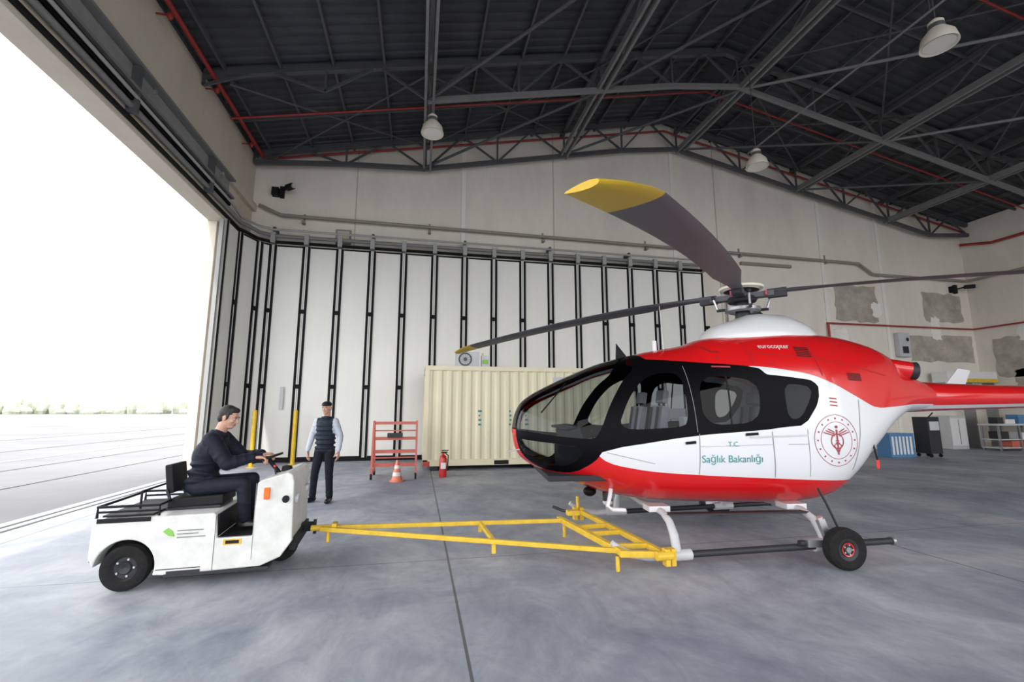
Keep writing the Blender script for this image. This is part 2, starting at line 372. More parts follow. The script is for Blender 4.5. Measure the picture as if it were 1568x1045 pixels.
# ------------------------------------------------------------------ folding doors
root=empty('folding_hangar_door')
path=[(-5.42,13.45),(-5.42,14.42),(-5.12,15.18),(-4.78,15.42)]
path+=[(-3.76+1.04*i,15.42) for i in range(15)]
H0,H1=.10,6.9
for i in range(len(path)-1):
    p0=Vector((*path[i],0));p1=Vector((*path[i+1],0));d=(p1-p0);L=d.length;ang=math.atan2(d.y,d.x)
    m=MB()
    m.bx(.0,L,0,.06,H0,H1,door_white)
    for z in(H0,H1-.05): m.bx(.05,L-.05,-.012,.0,z,z+.05,door_black)
    for x in(.045,L-.045-.072): m.bx(x,x+.072,-.022,0,H0,H1,door_black)
    m.bx(.125,.132,-.03,-.022,H0,H1,door_grey);
    m.bx(.0,L,.0,.05,.0,.1,door_black)
    for z in(2.25,4.65): m.bx(L-.11,L+.11,-.05,-.02,z,z+.13,door_black)
    for x in (-.008,): m.bx(x,x+.016,-.01,.03,H0,H1,door_grey)
    ob=m.build('door_leaf_%d'%(i+1),root,loc=(p0.x,p0.y,0),rot=(0,0,ang))
m=MB()
tp=[(-5.42,YF+1),]+path
m.tube([(q[0],q[1]-.02 if k>2 else q[1],7.2) for k,q in enumerate(tp)],.06,steel_lt)
m.tube([(q[0]+(.10 if k<2 else 0),q[1]-.16 if k>2 else q[1],7.36) for k,q in enumerate(tp)],.035,door_grey)
m.tube([(q[0]-.05,q[1],7.0) for q in tp],.05,door_black)
m.bx(-5.54,-5.38,YF+1,13.5,7.30,7.50,door_black);m.bx(-5.54,-5.30,YF+1,13.5,7.50,7.56,steel_lt);m.bx(-5.56,-5.46,YF+1,13.5,7.56,8.02,M('door_beam_grey',(.27,.27,.265),.5,var=.08));m.bx(-5.54,-5.30,YF+1,13.5,8.02,8.08,steel_lt)
for i,q in enumerate(path[3:]):
    m.bx(q[0]-.07,q[0]+.07,q[1]-.12,q[1]+.1,6.95,7.30,door_grey)
    if i%3==0: m.bx(q[0]-.04,q[0]+.04,q[1]-.05,YB-.05,7.3,7.5,steel)
y=12.2
while y>YF+2: m.bx(-5.5,-5.30,y-.03,y+.03,7.05,7.50,steel);m.cyl((-5.32,y+.4,7.80),(-5.26,y+.4,7.80),.05,alu,n=10);m.bx(-5.46,-5.32,y-.05,y+.05,7.56,8.02,steel);y-=3.2
m.build('door_track',root,smooth=40)
m=MB();m.bx(-4.22,-4.12,15.33,15.37,1.6,2.3,light_grey);m.build('door_handle',root)
m=MB();m.bx(-5.56,-5.46,13.36,13.46,0,6.85,door_grey);m.build('door_jamb',root)
# ------------------------------------------------------------------ container
cr=empty('shipping_container',(.15,12.5,.12))
m=MB();L,W,Hh=6.06,2.44,2.66
def corr(n,Lx):
    pts=[];st=Lx/n
    for i in range(n):
        x=i*st;pts+=[(x,0),(x+st*.3,0),(x+st*.5,.04),(x+st*.8,.04)]
    pts.append((Lx,0));return pts
for y0,sg in((.03,1),(W-.03,-1)):
    pts=corr(22,L-.2);vs=[];fs=[]
    for k,(x,dy) in enumerate(pts):
        vs+=[(x+.1,y0+sg*dy,.16),(x+.1,y0+sg*dy,Hh-.12)]
        if k: fs.append((2*k-2,2*k,2*k+1,2*k-1))
    m.add(vs,fs,container_mat)
m.bx(0,L,.05,W-.05,Hh-.06,Hh-.02,container_mat)
pts=corr(9,W-.2)
for x0,sg in((.03,1),(L-.03,-1)):
    vs=[];fs=[]
    for k,(x,dy) in enumerate(pts):
        vs+=[(x0+sg*dy,x+.1,.16),(x0+sg*dy,x+.1,Hh-.12)]
        if k: fs.append((2*k-2,2*k,2*k+1,2*k-1))
    m.add(vs,fs,container_mat)
for x in(0,L-.12):
    for y in(0,W-.12): m.bx(x,x+.12,y,y+.12,0,Hh,container_mat)
for y in(0,W-.1): m.bx(0,L,y,y+.1,0,.16,container_mat);m.bx(0,L,y,y+.1,Hh-.12,Hh,container_mat)
for x in(0,L-.1): m.bx(x,x+.1,0,W,0,.16,container_mat);m.bx(x,x+.1,0,W,Hh-.12,Hh,container_mat)
m.bx(0,L,.1,W,.1,.14,container_mat)
for x in(0,L-.18): m.bx(x,x+.18,-.005,.16,0,.12,container_red);m.bx(x,x+.18,-.005,.16,Hh-.12,Hh,container_mat)
m.bx(1.9,2.3,-.004,.1,.01,.12,tug_black);m.bx(3.8,4.2,-.004,.1,.01,.12,tug_black)
m.build('container_body',cr)
m=MB()
rnd=random.Random(3)
for x0 in(1.45,2.3,2.75):
    for k in range(4):
        z=1.05+.12*k;m.bx(x0+.03*rnd.random(),x0+.05+.07*rnd.random(),.018,.03,z,z+.05,green_ink)
m.bx(3.6,3.95,.015,.03,2.25,2.4,light_grey);m.build('stencil_marks',cr)
m=MB()
for x in(.2,3,5.8): m.bx(x,x+.2,0,2.4,-.12,0,dark_metal)
m.build('skids',cr)
m=MB();m.bx(1.0,1.65,12.75,13.1,2.78,3.22,light_grey);m.rev((1.25,12.745,3.0),(0,-1,0),[(.19,0),(.19,.015),(.16,.015),(.15,0)],steel);m.rev((1.25,12.74,3.0),(0,-1,0),[(.0,0.01),(.05,.01)],steel)
for k in range(6):
    t=k*math.pi/6;m.cyl((1.25-.17*math.cos(t),12.735,3.0-.17*math.sin(t)),(1.25+.17*math.cos(t),12.735,3.0+.17*math.sin(t)),.004,dark_metal,n=5)
m.build('air_conditioner_unit',bevel=.01)
m=MB();m.bx(1.72,1.92,12.78,12.95,2.78,3.12,light_grey);m.bx(1.74,1.90,12.76,12.78,2.88,3.0,leaf);m.bx(1.74,1.78,12.8,12.85,3.12,3.2,yellow);m.build('battery_box',bevel=.01)
# ------------------------------------------------------------------ red step cart
m=MB();x0,x1,y0,y1=-1.02,-.02,11.2,11.75
for x in(x0,x1):
    m.beam((x,y0,.12),(x,y0+.25,1.32),.045,.045,cart_red);m.beam((x,y1+.25,.12),(x,y0+.35,1.32),.045,.045,cart_red);m.beam((x,y0,.14),(x,y1+.25,.14),.045,.045,cart_red)
for k,z in enumerate((.32,.62,.92,1.28)):
    yy=y0+.03+.25*z/1.3
    m.bx(x0,x1,yy-.02,yy+.24,z-.02,z+.02,cart_red);m.bx(x0,x1,yy-.03,yy-.01,z-.04,z+.03,cart_red)
for z in(.47,1.1):
    m.bx(x0,x1,y0+.25,y0+.28,z-.02,z+.01,cart_red)
for x in(x0,x1):
    for y in(y0,y1+.25): m.cyl((x-.02,y,.07),(x+.02,y,.07),.07,rubber)
m.bx(-.7,-.35,y0+.12,y0+.3,.94,1.04,dark_metal)
m.build('maintenance_steps')
m=MB();m.rev((-.43,10.9,0),(0,0,1),[(.0,.025),(.16,.025),(.16,0)],cone_or);m.rev((-.43,10.9,0),(0,0,1),[(.13,.02),(.10,.12)],cone_or);m.rev((-.43,10.9,0),(0,0,1),[(.10,.12),(.085,.2)],white_ink);m.rev((-.43,10.9,0),(0,0,1),[(.085,.2),(.065,.28)],cone_or);m.rev((-.43,10.9,0),(0,0,1),[(.065,.28),(.05,.35)],white_ink);m.rev((-.43,10.9,0),(0,0,1),[(.05,.35),(.025,.46),(0,.46)],cone_or)
m.build('traffic_cone',smooth=40)
m=MB();m.rev((.62,11.35,0),(0,0,1),[(0,0),(.085,0),(.09,.02),(.09,.42),(.07,.49),(.03,.52),(.03,.56),(0,.56)],ext_red);m.bx(.57,.72,11.33,11.37,.56,.59,tug_black);m.bx(.58,.74,11.335,11.365,.61,.63,tug_black)
m.tube([(.66,11.35,.56),(.74,11.33,.5),(.73,11.32,.3),(.72,11.3,.15)],.014,tug_black);m.bx(.56,.68,11.256,11.262,.2,.34,white_ink);m.build('fire_extinguisher',smooth=40)
for k,(x,y) in enumerate(((-3.58,14.75),(-4.55,14.3))):
    m=MB();m.cyl((x,y,0),(x,y,1.55),.06,yellow,n=18);m.ell((x,y,1.55),(.06,.06,.04),yellow);m.cyl((x,y,0),(x,y,.02),.12,yellow);
    m.build('yellow_bollard',smooth=40)
def lamp(x,y,z,top):
    m=MB();m.rev((x,y,z),(0,0,1),[(.0,.03),(.27,.03),(.31,0),(.31,.02),(.27,.2),(.16,.34),(.13,.38),(.13,.52),(.07,.58),(.0,.58)],lamp_shell)
    m.cyl((x,y,z+.56),(x,y,top),.012,steel);m.rev((x,y,z),(0,0,1),[(.0,.02),(.26,.02)],lamp_glass);m.cyl((x,y,z+.36),(x,y,z+.52),.15,mid_metal,r2=.12,n=20);m.build('high_bay_lamp',smooth=40)
lamp(.15,11.8,9.15,10.2);lamp(9.75,11.0,8.80,12.1);lamp(10.0,6.25,8.80,12.1)
m=MB();m.cyl((9.9,YF,9.62),(9.9,11.5,9.55),.025,steel_lt,n=8)
for y in(6.25,1.2): m.cyl((9.9,y,9.6),(9.9,y,12.1),.01,steel,n=6)
m.build('lamp_conduit')
# ------------------------------------------------------------------ right side background
m=MB()
for x,y,w,h in((21.45,15.05,.85,1.35),): m.bx(x,x+w,y,y+.6,.0,h,light_grey);m.bx(x+.03,x+w-.03,y-.01,y,.15,h-.1,white_ink);m.bx(x+w*.5,x+w*.5+.02,y-.02,y,.2,h-.15,dark_metal)
m.build('storage_cabinet',bevel=.01)
m=MB()
m.bx(22.2,24.5,13.9,14.6,.98,1.05,light_grey)
for x in(22.25,23.3,24.4):
    for y in(13.95,14.5): m.bx(x,x+.06,y,y+.06,0,.98,mid_metal)
m.bx(22.2,24.5,13.95,14.55,.42,.46,light_grey);m.bx(22.2,24.5,13.95,14.55,.1,.14,light_grey)
m.bx(22.4,22.8,14.0,14.4,.46,.75,dark_metal);m.bx(23.5,24.0,14.0,14.4,.46,.7,white_ink);m.bx(22.9,23.5,14.0,14.4,.14,.38,cart_red);m.bx(23.6,24.3,14.1,14.5,1.05,1.4,blue_mat);m.bx(22.5,22.8,14.1,14.4,1.05,1.3,dark_metal);m.bx(22.9,23.4,14.1,14.4,1.05,1.22,white_ink)
m.build('workbench')
m=MB();m.bx(15.6,16.6,12.8,13.3,0,.80,blue_mat)
for k in range(6): m.bx(15.65+.15*k,15.73+.15*k,12.78,12.8,.1,.7,white_ink)
m.build('blue_crate',bevel=.01)
m=MB();m.bx(17.0,17.5,12.6,13.1,.12,1.35,dark_metal);m.bx(17.05,17.45,12.58,12.6,.9,1.2,light_grey)
for x in(17.05,17.45):
    for y in(12.65,13.05):m.cyl((x-.02,y,.06),(x+.02,y,.06),.06,rubber)
m.cyl((17.0,12.6,1.3),(17.0,12.4,1.5),.02,dark_metal);m.build('ground_power_cart',bevel=.01)
m=MB();m.bx(21.6,24.3,15.0,15.6,2.75,3.2,white_ink);m.bx(21.6,24.3,14.98,15.0,2.75,2.9,yellow)
for x in(22.95,24.2): m.bx(x,x+.06,15.1,15.5,0,2.75,mid_metal)
m.build('storage_rack')
# ------------------------------------------------------------------ treeline outside
m=MB();rnd=random.Random(5)
for i in range(230):
    t=rnd.random();x=-260+240*t;y=235+30*rnd.random()+(-20*t)
    h=1.2+4.2*rnd.random()**1.5;m.ell((x,y,h*.5),(1.2+2.2*rnd.random(),2,h),tree_mat,nu=8,nv=6)
m.build('treeline')
# =================================================================== HELICOPTER
HEL=empty('medical_helicopter',(1.146,5.635,0),math.radians(-6.5))
def interp(tab):
    xs=np.array([q[0] for q in tab],float);ys=np.array([q[1] for q in tab],float)
    d=np.diff(ys)/np.diff(xs);mm=np.zeros(len(xs));mm[0]=d[0];mm[-1]=d[-1]
    for i in range(1,len(xs)-1):
        mm[i]=0 if d[i-1]*d[i]<=0 else 2*d[i-1]*d[i]/(d[i-1]+d[i])
    def f(x):
        x=min(max(x,xs[0]),xs[-1]);i=min(max(int(np.searchsorted(xs,x)-1),0),len(xs)-2)
        h=xs[i+1]-xs[i];t=(x-xs[i])/h
        return ((2*t**3-3*t**2+1)*ys[i]+(t**3-2*t**2+t)*h*mm[i]+(-2*t**3+3*t**2)*ys[i+1]+(t**3-t**2)*h*mm[i+1])
    return f
UEND=5.55
fzt=interp([(0,1.37),(.03,1.52),(.10,1.66),(.22,1.76),(.38,1.85),(.72,2.01),(1.15,2.18),(1.72,2.32),(2.2,2.41),(2.45,2.49),(3.0,2.56),(3.5,2.59),(4.07,2.56),(4.63,2.45),(5.08,2.24),(5.35,2.03),(UEND,1.95)])
fzb=interp([(0,1.31),(.03,1.15),(.10,1.02),(.22,.93),(.4,.85),(.6,.77),(.86,.68),(1.2,.58),(2,.50),(3.2,.47),(3.75,.51),(4.1,.69),(4.45,1.01),(4.84,1.36),(5.2,1.54),(UEND,1.58)])
fhw=interp([(0,.02),(.03,.20),(.10,.33),(.22,.45),(.4,.56),(.7,.67),(1.0,.73),(1.5,.78),(2.5,.79),(3.5,.78),(4.0,.71),(4.4,.61),(4.8,.49),(5.2,.35),(UEND,.25)])
fzm=interp([(0,1.34),(.22,1.30),(.7,1.22),(1.5,1.15),(3.3,1.15),(3.9,1.25),(4.4,1.5),(4.84,1.68),(5.2,1.75),(UEND,1.76)])
fnu=interp([(0,2),(1.0,2.1),(2.2,2.3),(2.6,2.75),(3.5,2.9),(4.6,2.8),(5.1,2.4),(UEND,2)])
fnl=interp([(0,2),(.8,2.3),(1.6,2.8),(3.3,2.8),(4.2,2.2),(UEND,2)])
def hull_y(u,z):
    zm=fzm(u);h=(fzt(u)-zm) if z>zm else (zm-fzb(u));n=fnu(u) if z>zm else fnl(u)
    q=min(abs(z-zm)/max(h,1e-4),.999);return fhw(u)*(1-q**n)**(1/n)
us=[UEND*(i/230)**1.35 for i in range(231)];NT=160
V=[]
for u in us:
    zt,zb,hw,zm,nu_,nl=fzt(u),fzb(u),fhw(u),fzm(u),fnu(u),fnl(u)
    for k in range(NT):
        t=2*math.pi*k/NT;c,s_=math.cos(t),math.sin(t);n=nu_ if s_>=0 else nl;h=(zt-zm) if s_>=0 else (zm-zb)
        V.append((u,hw*math.copysign(abs(c)**(2/n),c),zm+h*math.copysign(abs(s_)**(2/n),s_)))
Fc=[(i*NT+k,i*NT+(k+1)%NT,(i+1)*NT+(k+1)%NT,(i+1)*NT+k) for i in range(len(us)-1) for k in range(NT)]
Fc.append(tuple(range(NT)));
me=bpy.data.meshes.new('fuselage_shell');me.from_pydata(V,[],Fc)
P=np.array(V);X=P[:,0];Yc=np.abs(P[:,1]);Z=P[:,2]
def chaikin(poly,it=2):
    for _ in range(it):
        q=[]
        for i in range(len(poly)):
            a_,b_=poly[i],poly[(i+1)%len(poly)]
            q+=[(a_[0]*.8+b_[0]*.2,a_[1]*.8+b_[1]*.2),(a_[0]*.2+b_[0]*.8,a_[1]*.2+b_[1]*.8)]
        poly=q
    return poly
def sd(poly,rnd=2):
    poly=chaikin(poly,rnd) if rnd else poly
    D=np.full(len(X),1e9);ins=np.zeros(len(X),bool);n=len(poly)
    for i in range(n):
        ax,ay=poly[i];bx_,by=poly[(i+1)%n];ex,ey=bx_-ax,by-ay;wx,wy=X-ax,Z-ay
        t=np.clip((wx*ex+wy*ey)/(ex*ex+ey*ey+1e-12),0,1);D=np.minimum(D,np.hypot(wx-t*ex,wy-t*ey))
        c=((ay>Z)!=(by>Z));xi=(bx_-ax)*(Z-ay)/((by-ay) if by!=ay else 1e-9)+ax;ins^=(c&(X<xi))
    return np.where(ins,D,-D)
WHITE=[(.80,1.19),(.98,1.00),(1.48,.91),(2.22,.86),(2.98,.82),(3.80,.78),(4.3,.76),(4.9,1.1),(5.7,1.40),(5.7,1.66),(5.1,1.66),(4.75,1.63),(4.31,1.60),(4.04,1.73),(3.73,1.89),(3.42,2.01),(2.88,2.09),(2.6,2.09),(2.6,1.4),(1.5,1.4)]
W1=[(1.10,1.36),(1.26,1.70),(1.44,1.91),(1.63,2.01),(1.93,2.01),(1.91,1.44),(1.80,1.39)]
W2=[(2.11,1.99),(2.79,1.93),(2.74,1.44),(2.07,1.41)]
W3=[(3.08,1.90),(3.43,1.85),(3.38,1.70),(3.24,1.49),(3.08,1.47)]
WS=[(-.5,1.38),(.0,1.36),(.45,1.29),(.84,1.26),(.91,1.33),(1.05,1.64),(1.24,1.92),(1.44,2.09),(1.44,2.6),(-.5,2.6)]
CH=[(-.2,1.28),(.3,1.22),(.78,1.18),(.62,.97),(.40,.94),(.15,1.04),(-.2,1.1)]
BL=[(-.5,1.46),(-.5,1.05),(.06,1.05),(.2,.94),(.45,.87),(.66,.88),(.86,1.02),(.95,1.15),(1.95,1.30),(2.80,1.36),(3.02,1.39),(3.28,1.41),(3.49,1.68),(3.52,1.92),(3.06,1.98),(2.90,1.99),(2.84,2.08),(2.12,2.15),(1.80,2.18),(1.55,2.20),(1.52,2.7),(-.5,2.7)]
w=sd(WHITE,2);bl=sd(BL,1);bl=np.where(Z<1.37,np.minimum(bl,Yc-.20),bl)
ws=np.minimum(sd(WS,2),Yc-.028);ch=np.minimum(sd(CH,2),Yc-.24)
gl=np.maximum.reduce([ws,sd(W1,2),sd(W2,2),sd(W3,2),ch])
for nm,arr in(('white_sd',w),('black_sd',bl),('glass_sd',gl)):
    at=me.attributes.new(nm,'FLOAT','POINT');at.data.foreach_set('value',arr.astype(np.float32))
hm,nt,b=newmat('fuselage_paint_and_glazing');N=nt.nodes.new;Lk=nt.links.new
def gt(nm,th=0):
    at=N('ShaderNodeAttribute');at.attribute_name=nm;q=N('ShaderNodeMath');q.operation='GREATER_THAN';q.inputs[1].default_value=th;Lk(at.outputs['Fac'],q.inputs[0]);return q.outputs[0]
m1=N('ShaderNodeMix');m1.data_type='RGBA';m1.inputs['A'].default_value=(.60,.008,.010,1);m1.inputs['B'].default_value=(.67,.68,.695,1);Lk(gt('white_sd'),m1.inputs['Factor'])
m2=N('ShaderNodeMix');m2.data_type='RGBA';m2.inputs['B'].default_value=(.003,.003,.004,1);gb=gt('black_sd');Lk(gb,m2.inputs['Factor']);Lk(m1.outputs['Result'],m2.inputs['A']);Lk(m2.outputs['Result'],b.inputs['Base Color'])
def lerpn(lo,hi):
    q=N('ShaderNodeMapRange');q.inputs['To Min'].default_value=lo;q.inputs['To Max'].default_value=hi;Lk(gb,q.inputs[0]);return q.outputs[0]
Lk(lerpn(.20,.45),b.inputs['Roughness']);Lk(lerpn(.5,.06),b.inputs['Specular IOR Level']);Lk(lerpn(.35,0),b.inputs['Coat Weight'])
tr_=N('ShaderNodeBsdfTransparent');tr_.inputs[0].default_value=(.62,.65,.67,1);gs=N('ShaderNodeBsdfGlossy');gs.inputs['Roughness'].default_value=.01
fr=N('ShaderNodeFresnel');fr.inputs[0].default_value=1.26;gm=N('ShaderNodeMixShader');Lk(fr.outputs[0],gm.inputs[0]);Lk(tr_.outputs[0],gm.inputs[1]);Lk(gs.outputs[0],gm.inputs[2])
fm_=N('ShaderNodeMixShader');Lk(gt('glass_sd'),fm_.inputs[0]);Lk(b.outputs[0],fm_.inputs[1]);Lk(gm.outputs[0],fm_.inputs[2]);Lk(fm_.outputs[0],nt.nodes['Material Output'].inputs[0])
me.materials.append(hm);me.shade_smooth();ob=bpy.data.objects.new('fuselage_shell',me);COL.objects.link(ob);ob.parent=HEL
def onhull(u,z,off,side=-1): return (u,side*(hull_y(u,z)+off),z)
def wrapstrip(m,pts,w,mat,off=.004,side=-1):
    vs=[];fs=[];P=[]
    for i in range(len(pts)-1):
        a_,b_=Vector(pts[i]),Vector(pts[i+1]);n=max(2,int((b_-a_).length/.04))
        for k in range(n): P.append(a_.lerp(b_,k/n))
    P.append(Vector(pts[-1]))
    for i,q in enumerate(P):
        d=(P[min(i+1,len(P)-1)]-P[max(i-1,0)]).normalized();nn=Vector((-d.y,d.x))*w/2
        for s_ in(-1,1):
            r=q+nn*s_;vs.append(onhull(r.x,r.y,off,side))
        if i: fs.append((2*i-2,2*i-1,2*i+1,2*i))
    m.add(vs,fs,mat)
def wrapring(m,cu,cz,r0,r1,mat,n=48,off=.004,side=-1):
    vs=[];fs=[]
    for i in range(n):
        t=2*math.pi*i/n
        for r in(r0,r1): vs.append(onhull(cu+r*math.cos(t),cz+r*math.sin(t),off,side))
    for i in range(n):
        jn=(i+1)%n;fs.append((2*i,2*i+1,2*jn+1,2*jn))
    m.add(vs,fs,mat)
seam=M('panel_seam',(.25,.25,.26),.6);seamr=M('panel_seam_red',(.22,.01,.01),.6)
for side in(-1,1):
    m=MB()
    wrapstrip(m,[(2.02,1.32),(2.0,.88)],.008,seam,side=side);wrapstrip(m,[(2.87,1.34),(2.88,.84)],.010,seam,side=side)
    wrapstrip(m,[(.98,1.12),(1.5,1.0)],.006,seam,side=side);wrapstrip(m,[(2.02,1.18),(2.86,1.2)],.004,seam,side=side)
    wrapstrip(m,[(3.3,1.36),(3.3,.84)],.006,seam,side=side);wrapstrip(m,[(3.05,1.2),(3.30,1.2)],.006,seam,side=side)
    wrapstrip(m,[(2.75,2.45),(2.80,2.12)],.008,seamr,side=side);wrapstrip(m,[(3.55,2.45),(3.6,1.98)],.008,seamr,side=side);wrapstrip(m,[(2.75,2.26),(3.6,2.20),(4.6,2.0)],.006,seamr,side=side)
    wrapstrip(m,[(4.04,1.70),(4.0,1.3),(3.9,.9)],.008,seam,side=side)
    wrapstrip(m,[(2.30,2.36),(2.36,2.29),(2.44,2.27)],.022,seamr,side=side,off=.006)
    for cu,cz,w_,h_ in((3.45,2.28,.18,.11),(4.05,1.98,.20,.08)):
        for k in range(6): wrapstrip(m,[(cu-w_/2,cz-h_/2+h_*k/5),(cu+w_/2,cz-h_/2+h_*k/5-.01)],h_/9,tug_black,side=side,off=.006)
    for cu,cz in((3.0,2.12),(3.3,2.36),(3.95,2.2),(4.3,2.1),(2.4,2.20)): wrapring(m,cu,cz,0,.013,seamr,n=10,side=side)
    for k in range(3): wrapstrip(m,[(3.62,1.64+.04*k),(3.72,1.63+.04*k)],.014,crest_red,side=side)
    wrapstrip(m,[(2.55,1.31),(2.70,1.32)],.03,black_gloss,off=.012,side=side);wrapstrip(m,[(1.85,1.22),(1.97,1.23)],.03,black_gloss,off=.012,side=side)
    wrapstrip(m,[(2.6,1.28),(3.3,1.30)],.018,light_grey,off=.012,side=side)
    wrapstrip(m,[(1.98,2.10),(2.0,1.34)],.006,seam,off=.006,side=side)
    wrapstrip(m,[(2.42,1.97),(2.40,1.42)],.02,black_gloss,off=.006,side=side);wrapstrip(m,[(2.30,2.09),(2.50,2.08)],.018,crest_red,off=.008,side=side)
    cu,cz=3.66,1.24
    wrapring(m,cu,cz,.285,.291,crest_red,side=side);wrapring(m,cu,cz,.205,.210,crest_red,side=side)
    for k in range(16):
        t=2*math.pi*k/16;wrapring(m,cu+.248*math.cos(t),cz+.248*math.sin(t),0,.011,crest_red,n=8,side=side)
    wrapring(m,cu,cz-.01,.075,.088,crest_red,side=side,n=24)
    wrapstrip(m,[(cu,cz-.16),(cu,cz+.12)],.020,crest_red,side=side,off=.006);wrapring(m,cu,cz+.15,0,.018,crest_red,n=12,side=side,off=.006)
    for sg in(-1,1):
        for k in range(3): wrapstrip(m,[(cu+sg*.03,cz+.05+.02*k),(cu+sg*(.17-.03*k),cz+.09+.02*k)],.012,crest_red,side=side,off=.006)
        wrapstrip(m,[(cu,cz-.14),(cu+sg*.05,cz-.06),(cu-sg*.02,cz+.0)],.012,crest_red,side=side,off=.006)
    m.build('hull_details_near' if side<0 else 'hull_details_far',HEL)
def hulltext(txt,u0,z0,width,mat,side=-1,name='lettering'):
    c=bpy.data.curves.new('t','FONT');c.body=txt;c.size=1;o=bpy.data.objects.new('t',c);COL.objects.link(o)
    dg=bpy.context.evaluated_depsgraph_get();dg.update();tm=bpy.data.meshes.new_from_object(o.evaluated_get(dg));bpy.data.objects.remove(o)
    xs=[v.co.x for v in tm.vertices];mn,mxx=min(xs),max(xs);k=width/(mxx-mn)
    import bmesh
    bm=bmesh.new();bm.from_mesh(tm);bmesh.ops.triangulate(bm,faces=bm.faces)
    for v in bm.verts:
        xx=(v.co.x-mn)*k;zz=v.co.y*k
        u=u0+xx if side<0 else u0+width-xx
        v.co=onhull(u,z0+zz,.006,side)
    bm.to_mesh(tm);bm.free();tm.materials.clear();tm.materials.append(mat)
    for p_ in tm.polygons:p_.material_index=0
    o=bpy.data.objects.new(name,tm);COL.objects.link(o);o.parent=HEL
for side,sfx in((-1,'near'),(1,'far')):
    hulltext('Sa\u011fl\u0131k Bakanl\u0131\u011f\u0131',2.03,1.01,.70,green_ink,side,'ministry_lettering_'+sfx)
    hulltext('T.C.',2.34,1.18,.13,green_ink,side,'tc_lettering_'+sfx)
    hulltext('eurocopter',2.93,2.32,.38,white_ink,side,'cowling_lettering_'+sfx)
def loft(m,st,mat,n=28,capends=True):
    vs=[];fs=[]
    for (u,yc,zc,ry,rz) in st:
        for k in range(n):
            t=2*math.pi*k/n;vs.append((u,yc+ry*math.cos(t),zc+rz*math.sin(t)))
    for i in range(len(st)-1):
        for k in range(n): fs.append((i*n+k,i*n+(k+1)%n,(i+1)*n+(k+1)%n,(i+1)*n+k))
    if capends: fs+=[tuple(range(n)),tuple(range((len(st)-1)*n,len(st)*n))]
    m.add(vs,fs,mat)
m=MB()
loft(m,[(2.55,0,2.48,.05,.03),(2.60,0,2.49,.26,.13),(2.70,0,2.50,.36,.19),(2.9,0,2.50,.40,.25),(3.12,0,2.50,.41,.34),(3.3,0,2.50,.41,.36),(3.6,0,2.50,.40,.35),(3.8,0,2.50,.36,.28),(3.95,0,2.50,.29,.20),(4.08,0,2.5,.05,.05)],white_paint)
m.build('mast_fairing',HEL,smooth=60)
m=MB()
for s_ in(-1,1):
    loft(m,[(4.70,s_*.22,2.16,.13,.12),(5.02,s_*.30,2.10,.13,.12),(5.10,s_*.32,2.09,.12,.115)],red_paint)
    m.rev((5.06,s_*.32,2.09),(1,s_*.35,-.10),[(.10,0),(.115,.12),(.10,.12),(.085,.02),(0,.02)],dark_metal,n=24)
m.build('exhausts',HEL,smooth=50)
m=MB()
m.bx(.35,3.6,-.60,.60,.80,.86,dark_int);m.bx(3.55,3.62,-.60,.60,.82,1.9,seat_grey)
def seat(x,y,h=.5):
    m.bx(x-.05,x+.42,y-.2,y+.2,1.03,1.13,seat_grey);m.box((x+.44,y,1.38),(.09,.38,h),seat_grey,(0,.18,0));m.box((x+.52,y,1.74),(.07,.22,.15),seat_grey,(0,.18,0));m.bx(x,x+.38,y-.18,y+.18,.86,1.05,dark_int)
    m.box((x+.38,y-.1,1.4),(.02,.04,.45),dark_int,(0,.18,0));m.box((x+.38,y+.1,1.4),(.02,.04,.45),dark_int,(0,.18,0))
for y in(-.34,.34): seat(1.28,y)
seat(2.85,.3)
m.box((.72,0,1.26),(.16,.8,.2),dark_int,(0,-.3,0));m.bx(.55,1.1,-.12,.12,.86,1.16,dark_int);m.box((.66,0,1.38),(.2,.8,.03),dark_int,(0,-.1,0))
for y in(-.30,.30): m.tube([(1.25,y,.9),(1.12,y,1.05),(1.1,y,1.25)],.014,black_gloss);m.ell((1.1,y,1.3),(.025,.025,.05),black_gloss)
for x in(2.15,2.6): m.cyl((x,.35,.86),(x,.35,1.95),.014,alu)
m.bx(2.1,2.65,.28,.5,1.2,1.25,white_ink);m.bx(2.15,2.4,.3,.5,1.45,1.6,light_grey);m.bx(2.2,2.4,-.05,.1,1.3,1.5,white_ink)
m.build('cabin_interior',HEL,bevel=.02)
m=MB();m.bx(1.85,1.90,-.01,.01,2.32,2.48,white_paint);m.cyl((2.0,0,2.3),(1.97,0,2.95),.006,white_paint,r2=.003,n=6)
m.cyl((1.15,-.12,.60),(1.15,-.12,.5),.06,glass_dark,n=18);m.ell((1.15,-.12,.48),(.06,.06,.04),light_grey)
m.ell((.95,-.05,.60),(.08,.08,.06),black_gloss)
m.tube([(1.1,-.45,.72),(1.05,-.55,.62),(1.0,-.62,.53),(1.06,-.62,.50),(1.2,-.62,.49)],.024,white_paint)
m.tube([(.07,-.22,1.12),(-.08,-.24,1.10)],.008,alu)
m.prism([(1.35,2.22),(1.50,2.26),(1.36,2.44)],-.008,.008,black_gloss)
m.tube([(.62,-.30,1.90),(.45,-.42,1.72),(.30,-.44,1.55)],.008,black_gloss)
m.build('fittings',HEL,smooth=50)
m=MB()
st=[(5.20,0,1.77,.27,.22),(5.8,0,1.76,.235,.19),(6.6,0,1.76,.21,.165),(7.6,0,1.77,.185,.145),(8.6,0,1.80,.16,.13),(9.2,0,1.84,.13,.12)]
loft(m,st,red_paint)
m.build('tail_boom',HEL,smooth=60)
m=MB()
